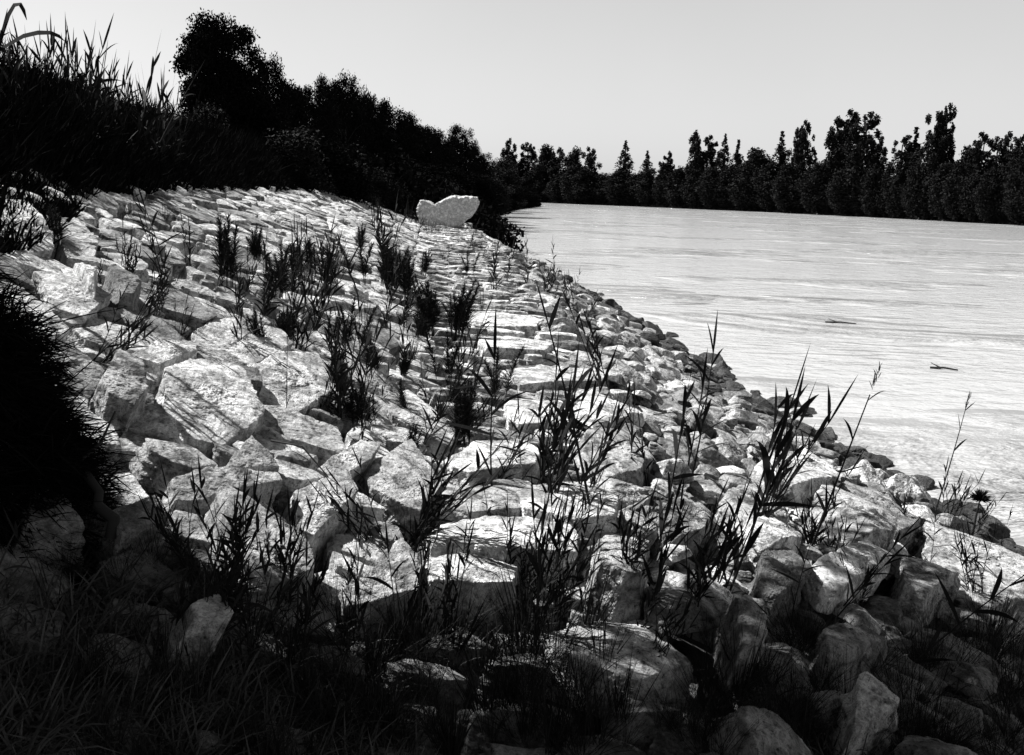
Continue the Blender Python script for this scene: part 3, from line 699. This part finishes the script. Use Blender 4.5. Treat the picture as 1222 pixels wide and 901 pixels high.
for n_, x0, x1, y0, y1, h0, h1, lab in [(8, 300, 480, 330, 440, 40, 85, 'thin reed among the feathery plants of the middle slope'), (10, 370, 560, 430, 560, 55, 100, 'thin reed near the long white slab'),
        (10, 110, 300, 300, 420, 35, 70, 'thin reed growing in the joints of the upper slope'), (8, 580, 800, 560, 680, 60, 110, 'thin reed between the nearer stone treads'),
        (6, 770, 960, 600, 740, 70, 140, 'thin reed in the thicket over the rubble'), (36, 190, 780, 690, 800, 70, 150, 'dark spiky reed standing in the foreground grass'),
        (8, 440, 600, 262, 320, 18, 34, 'tiny reed on the distant stonework'), (7, 600, 700, 330, 400, 22, 46, 'small reed in the distant waterside rubble'), (8, 960, 1200, 640, 760, 40, 90, 'sparse reed over the right-hand rubble')]:
    for k in range(n_):
        b_ = hit(random.uniform(x0, x1), random.uniform(y0, y1)); h = h_from_px(b_, random.uniform(h0, h1)); v = random.choice([0, 1, 2, 3, 4]); ms = REED[v]
        o = thing('reed', lab, 'reed', (0, 0, 0), 0, G5); obj('stem', ms[0], M['stem'], o); obj('leaves', ms[1], M['leaf'], o)
        o.matrix_world = Matrix.Translation(Vector(b_)) @ Matrix.Rotation(math.radians(random.gauss(8, 12)), 4, 'Y') @ Matrix.Rotation(random.uniform(0, 6.28), 4, 'Z') @ Matrix.Scale(h, 4)
for n_, x0, x1, y0, y1, h0, h1, lab in [(10, 290, 480, 290, 430, 30, 75, 'wispy feathery plant on the middle slope'), (6, 480, 580, 330, 430, 30, 75, 'wispy feathery plant around the dark bushy pair'), (8, 400, 560, 440, 560, 45, 85, 'wispy feathery plant low on the slope')]:
    for k in range(n_):
        b_ = hit(random.uniform(x0, x1), random.uniform(y0, y1)); h = h_from_px(b_, random.uniform(h0, h1)); ms = BRUSH[k % 4]
        o = thing('feathery_plant', lab, 'plant', (0, 0, 0), 0, 'wispy feathery plants among the stones'); obj('stem', ms[0], M['stem'], o); obj('foliage', ms[1], M['leaf'], o)
        o.matrix_world = Matrix.Translation(Vector(b_)) @ Matrix.Rotation(math.radians(random.gauss(3, 8)), 4, 'Y') @ Matrix.Rotation(random.uniform(0, 6.28), 4, 'Z') @ Matrix.Diagonal((h*1.15, h*1.15, h*.78, 1))
# round flower head by the water
b_ = hit(1160, 640); h = h_from_px(b_, 55)
o = thing('umbel_plant', 'plant with a dark rounded flower head beside the river', 'plant', tuple(b_))
v1, q1 = tube([(0, 0, -.05), (.03*h, 0, h*.5), (.07*h, 0, h)], .012, .006); obj('stem', mesh_np('stem', v1, q1), M['stem'], o)
rg = np.random.default_rng(3); k = 260; a = rg.uniform(0, 6.28, k); e = rg.uniform(-.2, 1.5, k)
D = np.stack([np.cos(a)*np.cos(e), np.sin(a)*np.cos(e), np.sin(e)*.6], 1)
obj('flower_head', mesh_np('flower_head', *ribbons(np.tile([[.07*h, 0, h*.92]], (k, 1)), unit(D), h*.30*rg.uniform(.6, 1, k), np.full(k, .02), np.zeros(k), 2, rg)), M['leaf'], o)

# small tufts scattered over the stonework
def scatter_tuft(px, py, hp, lab, grp, v=None, w_=None):
    b_ = hit(px, py); h = h_from_px(b_, hp); v = random.randrange(4) if v is None else v
    o = obj('grass_tuft', TUFT[v], M['leaf'], loc=b_.tolist()); o.rotation_euler = (random.uniform(-.2, .2), random.uniform(-.2, .2), random.uniform(0, 6.28)); o.scale = (h*(w_ or 1),)*2+(h,)
    tag(o, lab, 'grass', grp)
G1 = 'grass tufts dotted over the stone bank'
for k in range(34):
    px = random.uniform(120, 640); py = random.uniform(262, 430)
    if px > 560 and py < 330: continue
    lab = 'small grass tuft high on the paved slope' if py < 330 else 'small grass tuft midway down the stone bank'
    scatter_tuft(px, py, random.uniform(18, 42), lab, G1)
for k in range(20):
    scatter_tuft(random.uniform(330, 800), random.uniform(430, 640), random.uniform(30, 60), 'wispy grass tuft between the nearer slabs', G1)
for k in range(8):
    scatter_tuft(random.uniform(440, 580), random.uniform(255, 300), random.uniform(14, 26), 'tiny tuft where the stone bank fades into bushes', G1)
for k in range(8):
    x = random.uniform(1080, 1215); scatter_tuft(x, 600+(x-1050)*0.35+20, random.uniform(30, 60), 'spiky tuft along the near waterline', 'grass tufts along the waterline')
G2 = 'dark grass tufts of the shaded foreground'
for k in range(85):
    px = random.uniform(60, 900); py = 760+random.uniform(-35, 140)
    if 640 < px < 840 and py < 850: continue
    if px < 380: py += 40
    scatter_tuft(px, py, random.uniform(60, 130), 'dark blades of grass in the deep foreground shade', G2, w_=1.1)
for k in range(36):
    px = random.uniform(390, 720); scatter_tuft(px, random.uniform(760, 900), random.uniform(80, 150), 'dense dark tuft in front of the pale scooped block', G2, w_=1.3)
for k in range(64):
    scatter_tuft(random.uniform(830, 1222), random.uniform(765, 910), random.uniform(60, 130), 'limp dark tuft over the shaded rubble', G2, 1)
# black grass mound at the photo's left side
def mound():
    rg = np.random.default_rng(77); c = hit(20, 590); D0 = c[1]; R_ = np.array([0.36, .40, 1.0])
    k = 34000; d = unit(rg.normal(size=(k, 3))); d[:, 2] = np.abs(d[:, 2]); rr = rg.uniform(.35, 1, k)**.4
    B = c+np.array([-.14, .0, -.30])+d*R_*rr[:, None]*(1+.2*fbm(d*3.0, 3, 5))[:, None]
    Dv = unit(d*np.array([1, 1, .3])+np.array([.25, 0, -.1])+rg.normal(0, .6, (k, 3)))
    ln_ = rg.uniform(.04, .13, k)*np.where(rg.random(k) < .03, 2.2, 1)
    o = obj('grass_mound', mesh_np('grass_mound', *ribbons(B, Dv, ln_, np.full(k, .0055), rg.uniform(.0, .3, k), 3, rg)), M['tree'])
    tag(o, 'black shaggy mound of grass at the edge of the paved slope', 'grass mound')
mound()
# thick cover on the bank above the stones
def cover():
    rg = np.random.default_rng(5); k = 210000
    y = 1.5+48*rg.random(k)**1.5; x = xc(y)-wslope(y)+0.12+0.55*np.clip((8.5-y)/3, 0, 1)-6.5*rg.random(k)**1.3
    z = surf(x, y)-.05; B = np.stack([x, y, z], 1)
    Dv = unit(np.stack([rg.normal(.1, .42, k), rg.normal(0, .42, k), np.ones(k)], 1))
    back = np.clip((xc(y)-wslope(y)+.5-x)/1.2, 0.3, 1)
    L_ = rg.uniform(.35, .95, k)*back*(1+.25*vnoise(np.stack([x*.8, y*.8, x*0], 1), 4))
    v1, q1 = ribbons(B, Dv, L_, np.full(k, .012)*(1+y/12), rg.uniform(0, .4, k), 3, rg)
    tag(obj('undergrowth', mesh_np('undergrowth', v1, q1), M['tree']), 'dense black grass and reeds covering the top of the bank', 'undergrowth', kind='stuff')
cover()
G3 = 'reeds standing on the bank against the sky'
for (bx, ytop, Y, v, lean) in [(6,66,9,3,0),(22,62,10,2,5),(38,52,10,3,-4),(52,58,10.5,2,6),(66,56,11,3,0),(78,45,11,0,12),(86,60,11,4,4),(98,74,11,3,-3),(110,80,11.5,2,5),(124,88,12,3,4),(138,90,12,1,6),(150,70,12,0,20),(160,72,12.5,5,24),(172,104,13,3,4),(185,112,13,4,0),(198,122,14,3,6),(208,126,14,2,0),(32,64,9.5,4,-8),(118,84,12.5,1,9),(92,70,10.5,3,7)]:
    top = at(bx, ytop, Y); zb = float(surf(top[0], top[1])); h = max((top[2]-zb)/1.0, .4)
    lab = 'bank reed with fanned leaves cut out against the sky' if v in (0, 1) else 'leafy bank reed among the skyline grasses'
    o = thing('reed', lab, 'reed', (0, 0, 0), 0, G3); ms = REED[v]
    obj('stem', ms[0], M['stem'], o); obj('leaves', ms[1], M['leaf'], o)
    o.matrix_world = Matrix.Translation((top[0], top[1], zb)) @ Matrix.Rotation(math.radians(lean), 4, 'Y') @ Matrix.Rotation(random.uniform(0, 6.28), 4, 'Z') @ Matrix.Scale(h, 4)
# big arching reed in the corner
Yc = 4.6; b_ = at(-14, 240, Yc); o = thing('giant_reed', 'giant reed with broad arching leaves at the top corner of the bank', 'reed', tuple(b_))
def arc(pts_px, wpx):
    P = np.array([at(x, y, Yc)-b_ for x, y in pts_px]); n = len(P); V = []
    for i in range(n):
        d = P[min(i+1, n-1)]-P[max(i-1, 0)]; s_v = unit(np.cross(d, (0, 1, 0))); s_v = unit(s_v+np.array([0, .5, 0])); wv = wpx[i]*Yc/F/2
        V += [P[i]-s_v*wv, P[i]+s_v*wv]
    return np.array(V), np.array([[2*i, 2*i+1, 2*i+3, 2*i+2] for i in range(n-1)])
obj('stem', mesh_np('stem', *tube([at(-14, 240, Yc)-b_, at(-8, 140, Yc)-b_, at(-2, 60, Yc)-b_, at(2, 36, Yc)-b_], .014, .006)), M['stem'], o)
for pp, ww in [([(-2,60),(4,36),(10,18),(17,6),(24,5),(28,12),(32,24)], [5,7,7,6,5,4,0.5]), ([(-4,62),(12,52),(28,43),(45,39),(60,39),(70,43),(77,49)], [4,5,6,6,5,4,.5]), ([(-4,80),(0,50),(6,25),(9,10)], [3,5,4,.5]), ([(-6,60),(0,44),(12,38)], [3,4,.5])]:
    obj('leaf', mesh_np('leaf', *arc(pp, ww)), M['leaf'], o)
# dead branch in the shade
b_ = hit(130, 650); P = [hit(x, y)+np.array([0, 0, z]) for x, y, z in [(138,655,.05),(112,630,.12),(92,602,.2),(70,575,.3)]]
P = [P[0]*(1-u)+P[1]*u for u in (0, .33, .66)]+[P[1]*(1-u)+P[2]*u for u in (0, .33, .66)]+[P[2]*(1-u)+P[3]*u for u in (0, .5, 1)]
P = [p+np.array([random.gauss(0, .012), 0, random.gauss(0, .012)]) for p in P]
v1, q1 = tube([p-b_ for p in P], .019, .009, 8); v1 = v1+.006*np.stack([fbm(v1*22+k, 3, k) for k in (1, 2, 3)], 1)
v2, q2 = tube([P[5]-b_, P[5]-b_+np.array([.08, .02, .07]), P[5]-b_+np.array([.12, .05, .17])], .008, .003, 6); v1, q1 = join([(v1, q1), (v2, q2)])
tag(obj('dead_branch', mesh_np('dead_branch', v1, q1, True), M['bark'], loc=b_.tolist()), 'dead dark branch lying across the dim stones by the grass mound', 'branch')
for px, py, ln, lab in [(1003, 386, 34, 'long thin stick floating far out on the river'), (1126, 441, 28, 'short forked driftwood floating on the river')]:
    d = ray(px, py); P = np.array([0, 0, CAMZ])+d*(CAMZ/-d[2]); L_ = ln*P[1]/F
    a1 = tube([(-L_/2, .1, .01), (0, 0, .04), (L_/2, -.12, .02)], .03, .015, 6); a2 = tube([(-L_*.1, 0, .03), (-L_*.35, .25, .1)], .018, .006, 6)
    tag(obj('driftwood', mesh_np('driftwood', *join([a1, a2])), M['bark'], loc=P.tolist()), lab, 'driftwood')

# ------------------------------------------------------------------ trees
def leaf_cloud(P, size, rg):
    k = len(P); a = unit(rg.normal(size=(k, 3))); b2 = unit(np.cross(a, rg.normal(size=(k, 3)))); s = (size*rg.uniform(.6, 1.3, k))[:, None]
    V = np.stack([P-a*s, P+b2*s*.55, P+a*s, P-b2*s*.55], 1).reshape(-1, 3)
    return V, np.arange(k*4).reshape(-1, 4)
def crown_pts(k, rg, kind):
    """points in a crown of height 1, half-width .5"""
    nl = {'poplar': 46, 'conifer': 44, 'round': 40, 'oak': 84}[kind]; C_, R_ = [], []
    for i in range(nl):
        u = (i+.5)/nl; a = rg.uniform(0, 6.28)
        if kind == 'poplar': w_ = .5*abs(math.sin(min(u*.86+.1, 1)*math.pi))**.55*rg.uniform(.45, 1); z = u; r = rg.uniform(.09, .17)*(1.1-.45*u)
        elif kind == 'conifer': w_ = .42*(1-u)**.8*rg.uniform(.3, 1); z = u; r = rg.uniform(.07, .13)*(1.15-.8*u)
        elif kind == 'round': w_ = .36*math.sin(math.pi*(u*.85+.12))**.5*rg.uniform(.2, 1); z = u*.85+.05; r = rg.uniform(.12, .22)
        else: w_ = .40*math.sin(math.pi*(u*.80+.14))**.55*rg.uniform(.3, 1.15); z = u*.92+.04; r = rg.uniform(.07, .15)
        C_.append((math.cos(a)*w_, math.sin(a)*w_, z)); R_.append(r)
    C_ = np.array(C_); R_ = np.array(R_); pr = R_**2; pr /= pr.sum()
    j = rg.choice(nl, k, p=pr); d = unit(rg.normal(size=(k, 3))); rr = rg.random(k)**.5*rg.uniform(.8, 1.25, k)
    return C_[j]+d*(R_[j]*rr)[:, None]*np.array([1, 1, .62]), C_
def tree_mesh(seed, kind, k, wid, leaf, core=True):
    """unit-height tree, width wid: (trunk mesh, crown mesh)"""
    rg = np.random.default_rng(seed); P, Cc = crown_pts(k, rg, kind)
    P = P*np.array([wid, wid, .93])+np.array([0, 0, .07]); Cc = Cc*np.array([wid, wid, .93])+np.array([0, 0, .07])
    if core:
        kk = k//3; u = rg.random(kk); a = rg.uniform(0, 6.28, kk); rr = np.sqrt(rg.random(kk))*.42*np.sin(np.pi*np.clip(u*.75+.12, 0, 1))*wid
        P = np.concatenate([P, np.stack([np.cos(a)*rr, np.sin(a)*rr, u*.8], 1)])
    v, q = leaf_cloud(P, leaf, rg); tr = [tube([(0, 0, -.03), (.01, 0, .3), (0, .01, .62), (0, 0, .9)], .022, .004, 6)]
    for c in Cc[::4]: tr.append(tube([(0, 0, max(c[2]-.16, .08)), (c*np.array([.5, .5, 1])-np.array([0, 0, .05])).tolist(), c.tolist()], .006, .002, 4))
    return mesh_np('trunk', *join(tr)), mesh_np('crown', v, q)
FAR = {'poplar': [tree_mesh(50+i, 'poplar', 7500, .34, .015) for i in range(4)], 'conifer': [tree_mesh(60+i, 'conifer', 3600, .24, .014) for i in range(3)], 'round': [tree_mesh(70+i, 'round', 6000, .62, .021) for i in range(4)]}
def place_tree(px, ytop, Y, kind, wpx, lab, grp, zb=0.8, meshes=None, name='tree', X=None, rz=None):
    top = at(px, ytop, Y); h = top[2]-zb; ms = random.choice((meshes or FAR)[kind]) if not isinstance(meshes, tuple) else meshes
    base_w = {'poplar': .34, 'conifer': .24, 'round': .62, 'oak': .8}[kind]; ws = (wpx*Y/F)/(h*base_w)
    o = thing(name, lab, 'tree', (top[0], top[1], zb), random.uniform(0, 6.28) if rz is None else rz, grp); o.scale = (h*ws, h*ws, h)
    obj('trunk', ms[0], M['bark'], o); obj('crown', ms[1], M['far'] if Y > 95 else M['tree'], o); return o
GF = 'trees along the far river bank'
far_list = [(608,167,16,'poplar'),(630,172,20,'poplar'),(653,171,24,'round'),(668,178,18,'poplar'),(687,175,20,'round'),(705,177,18,'poplar'),(747,168,16,'conifer'),(773,180,14,'conifer'),(797,182,16,'poplar'),
 (832,158,18,'poplar'),(846,163,22,'poplar'),(866,160,14,'conifer'),(882,167,14,'conifer'),(904,175,34,'round'),(934,157,16,'conifer'),(955,152,16,'poplar'),(964,146,18,'poplar'),(983,190,16,'round'),
 (1002,142,22,'poplar'),(1018,134,30,'poplar'),(1036,137,30,'poplar'),(1048,165,20,'poplar'),(1078,163,26,'poplar'),(1094,152,18,'conifer'),(1117,137,26,'poplar'),(1133,127,20,'poplar'),(1158,172,26,'round'),(1176,160,24,'poplar'),(1192,166,22,'poplar'),(1208,160,20,'poplar'),(1220,163,20,'poplar'),(1240,158,26,'poplar')]
FL = {608:'first poplar beyond the promontory bushes',747:'pointed tree rising alone above the low middle stretch',773:'small pointed tree standing right of the lone pointed one',832:'poplar at the near end of a taller far clump',
 866:'thin spire-like tree between two dark clumps',904:'broad round-headed tree on the far bank',934:'ragged spire beside the round-headed tree',964:'tall narrow poplar with lobed top, beside a gap',983:'low round tree in the gap before the great poplar group',
 1018:'leftmost crest of the great three-poplar group',1036:'highest broad poplar of the great group',1094:'thin pointed tree before the tallest poplar',1117:'thick poplar leaning against the tallest poplar',1133:'tallest poplar on the far bank',1078:'poplar just past the sky gap'}
for x, yt, wp, kd in far_list:
    lab = FL.get(x, {'poplar': 'tall dark poplar in the far treeline', 'round': 'rounded dark tree in the far treeline', 'conifer': 'narrow pointed tree in the far treeline'}[kd])
    place_tree(x, yt, far_y(x)+8+random.uniform(-2, 5), kd, wp*(1.5 if kd != 'conifer' else 2.1), lab, GF)
x = 575
while x < 1260:
    place_tree(x, 201-max(0, (x-1000))*.03+random.uniform(-9, 7), far_y(x)+4+random.uniform(-2, 2), 'round', random.uniform(34, 46), 'lower dark tree filling the far bank between taller ones', GF)
    x += random.uniform(15, 21)
def far_scrub():
    rg = np.random.default_rng(8); k = 26000; px = rg.uniform(560, 1300, k); Y = np.array([far_y(float(a)) for a in np.linspace(560, 1300, 200)]); Y = np.interp(px, np.linspace(560, 1300, 200), Y)+rg.uniform(0, 7, k)
    X = (px-IW/2)/F*Y; z = rg.uniform(0, 1, k)**.8*(4.5+2*vnoise(np.stack([X*.12, Y*.12, X*0], 1), 2)); P = np.stack([X, Y, z], 1)
    tag(obj('undergrowth', mesh_np('far_undergrowth', *leaf_cloud(P, .62, rg)), M['far']), 'black scrub along the far waterline', 'undergrowth', kind='stuff')
far_scrub()
# near bank: the lone tree and the bushes running out to the promontory
OAK = tree_mesh(90, 'oak', 60000, .8, .0095)
place_tree(264, 24, 33, 'oak', 130, 'tall full-crowned tree standing above the bank on the left', None, 2.6, OAK, 'lone_tree', rz=0.6)
NB = {'round': [tree_mesh(100+i, 'round', 15000, .62, .012) for i in range(4)], 'poplar': [tree_mesh(110+i, 'poplar', 12000, .34, .011) for i in range(3)], 'oak': [tree_mesh(120+i, 'oak', 18000, .8, .0105) for i in range(3)]}
GN = 'bushes running along the near bank to the promontory'
for x, yt, Y, kd, wp, lab in [
 (318,66,36,'oak',46,'open-branched small tree just behind the tall full-crowned tree'),(345,98,38,'round',50,'dark bush behind the open-branched small tree'),(372,102,42,'oak',50,'ragged bush left of the twin-topped bush'),
 (386,92,45,'oak',34,'bush with a small raised tip above its neighbours'),(412,88,47,'oak',44,'bush with the highest broken top on the slope of foliage'),(438,112,54,'oak',50,'bush right of the highest broken top'),
 (466,126,60,'oak',52,'spreading bush midway down the line of foliage'),(492,142,66,'round',52,'smooth-topped bush midway down the line of foliage'),(512,150,74,'oak',44,'bush before the feathery open-topped tree'),
 (552,150,84,'oak',36,'feathery open-topped tree above the promontory'),(533,160,80,'round',44,'dark bush under the feathery open-topped tree'),(574,180,100,'oak',36,'bush where the near bank meets the far trees'),
 (595,188,128,'round',44,'last high bush of the promontory'),(332,92,39,'oak',44,'bush closing the gap behind the open-branched small tree'),(358,104,40,'oak',44,'ragged bush between two darker ones left of the twin tops'),(399,98,50,'oak',40,'bush wedged between the two highest broken tops'),(425,104,52,'oak',40,'bush stepping down from the highest broken top'),(452,120,60,'oak',44,'ragged bush just before the spreading one'),(480,135,64,'oak',40,'ragged bush just past the spreading one'),(502,148,72,'oak',36,'small ragged bush past the smooth-topped one'),(522,157,78,'oak',34,'small ragged bush short of the feathery tree'),(563,172,92,'oak',30,'ragged bush just past the feathery open-topped tree'),(300,110,34,'round',70,'bush at the foot of the tall full-crowned tree'),(240,120,30,'round',60,'low bush left of the tall full-crowned tree')]:
    place_tree(x, yt, Y, kd, wp*1.45, lab, GN, 1.6 if Y > 50 else 2.4, NB, 'bush')
for x, yt, Y, wp in [(350,150,30,90),(400,165,33,80),(430,172,44,70),(460,180,46,70),(485,190,50,70),(515,195,56,70),(540,196,66,66),(560,205,78,60),(580,208,92,56),(600,212,125,46),(618,222,165,36),(630,228,205,28),(330,170,27,80),(555,225,90,50),(585,228,108,44),(610,230,150,36),(500,205,49,60),(540,215,62,50),(420,192,36,60),(455,200,41,50)]:
    place_tree(x, yt, Y, 'round', wp*1.35, 'dense low bush overhanging the near bank below the taller foliage', GN, 0.5 if Y > 48 else 1.6, NB, 'bush')
def near_scrub():
    rg = np.random.default_rng(9); k = 34000; Y = 41+195*rg.random(k)**1.4; X = xw(Y)-rg.uniform(-.8, 10, k)-np.clip((52-Y)*.5, 0, 5)
    z = np.maximum(surf(X, Y), 0)+rg.random(k)*(1.9+.7*vnoise(np.stack([X*.4, Y*.2, X*0], 1), 2)); P = np.stack([X, Y, z], 1)
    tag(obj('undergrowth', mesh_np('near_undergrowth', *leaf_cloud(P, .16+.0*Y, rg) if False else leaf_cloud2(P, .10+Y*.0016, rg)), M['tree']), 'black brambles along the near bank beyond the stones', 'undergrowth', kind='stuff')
def leaf_cloud2(P, size, rg):
    k = len(P); a = unit(rg.normal(size=(k, 3))); b2 = unit(np.cross(a, rg.normal(size=(k, 3)))); s = (size*rg.uniform(.6, 1.3, k))[:, None]
    return np.stack([P-a*s, P+b2*s*.55, P+a*s, P-b2*s*.55], 1).reshape(-1, 3), np.arange(k*4).reshape(-1, 4)
near_scrub()
# shade tree: stands left of and behind the camera, its canopy arches over the foreground
def shade_tree():
    rg = np.random.default_rng(12); o = thing('shade_tree', 'overhanging tree beside the camera that shades the foreground', 'tree', (-7.5, -1.5, 3.6)); base = np.array([-7.5, -1.5, 3.6])
    Sv = np.array(S); pc, tr = [], [tube([(0, 0, -.3), (.3, .2, 1.6), (.8, .8, 3.2), (1.8, 1.6, 4.4)], .2, .09, 9)]
    for tx, ty, tz, rr, k in [(-3.2,1.7,2.6,1.5,9000),(-1.6,1.35,2.0,1.5,9000),(0,1.2,1.8,1.55,9000),(1.6,1.6,1.5,1.6,8000),(3.0,2.7,.9,1.6,8000),(4.6,4.0,.2,1.8,8000),(-2.35,3.15,2.5,.65,4500)]:
        c = np.array([tx, ty, tz])+Sv*(6.2-tz+1.2)/Sv[2]; d = unit(rg.normal(size=(k, 3)))*(rg.random(k)**.5)[:, None]
        pc.append(c-base+d*np.array([rr, rr, .7])); tr.append(tube([(1.8, 1.6, 4.4), ((c-base)*.6+np.array([.5, .6, 1.5])).tolist(), (c-base).tolist()], .06, .015, 6))
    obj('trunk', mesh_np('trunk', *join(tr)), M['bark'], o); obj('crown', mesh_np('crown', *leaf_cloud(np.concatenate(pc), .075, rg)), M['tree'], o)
shade_tree()

# unseen trees added behind and left of the camera to block sky light
for k, (x, y, h, wd) in enumerate([(-9, -7, 9, 7), (-2, -12, 8, 6), (-14, -2, 9, 7), (-17, 6, 7, 6)]):
    o = thing('tree', 'unseen dark tree added behind the camera to block sky light', 'tree', (x, y, 1.2), k, 'unseen trees added to block sky light'); o.scale = (wd/.62, wd/.62, h)
    ms = NB['round'][k % 4]; obj('trunk', ms[0], M['bark'], o); obj('crown', ms[1], M['tree'], o)

def ground_cover():
    rg = np.random.default_rng(21); k = 26000; px = rg.uniform(-60, 1240, k); py = 700+230*rg.random(k)**.7
    py = py+np.where(px < 300, -20, 40)+np.where((px > 630) & (px < 860), 70, 0)
    gx, gy = np.arange(-80, 1261, 60), np.arange(640, 1101, 46)
    G = np.array([[hit(a, b)[:3] for b in gy] for a in gx]); fx = np.clip((px-gx[0])/60, 0, len(gx)-1.01); fy = np.clip((py-gy[0])/46, 0, len(gy)-1.01)
    i, j = fx.astype(int), fy.astype(int); u, v_ = (fx-i)[:, None], (fy-j)[:, None]
    P = G[i, j]*(1-u)*(1-v_)+G[i+1, j]*u*(1-v_)+G[i, j+1]*(1-u)*v_+G[i+1, j+1]*u*v_
    keep = vnoise(np.stack([P[:, 0]*2.2, P[:, 1]*2.2, P[:, 2]*0], 1), 31) > np.where(px > 830, -.22, -.25); P = P[keep]; k = len(P); P[:, 2] -= .08
    D = unit(np.stack([rg.normal(0, .6, k), rg.normal(0, .6, k), np.ones(k)], 1))
    tag(obj('grass', mesh_np('grass', *ribbons(P, D, rg.uniform(.06, .30, k), np.full(k, .007), rg.uniform(.1, .9, k), 3, rg)), M['dim']), 'tangled dark grass covering the shaded foreground', 'grass', kind='stuff')
ground_cover()

for k in range(16):
    scatter_tuft(random.uniform(5, 190), random.uniform(560, 690), random.uniform(40, 90), 'dark tuft at the foot of the black grass mound', 'tufts at the foot of the grass mound', 1, 1.3)

for k in range(14):
    x, y = random.uniform(300, 1150), random.uniform(470, 760); p0 = hit(x, y); L_ = random.uniform(.25, .7); a_ = random.uniform(0, 6.28)
    e_ = p0+np.array([math.cos(a_)*L_, math.sin(a_)*L_, 0]); e_[2] = float(surf(e_[0], e_[1]))+.09
    o = obj('dead_stalk', mesh_np('dead_stalk', *tube([(0, 0, .07), ((e_-p0)*.5+np.array([0, 0, random.uniform(.05, .14)])).tolist(), (e_-p0).tolist()], .006, .003, 5)), M['plume'], loc=p0.tolist())
    tag(o, 'fallen dry reed stalk lying over the stones', 'stalk', 'fallen dry stalks')
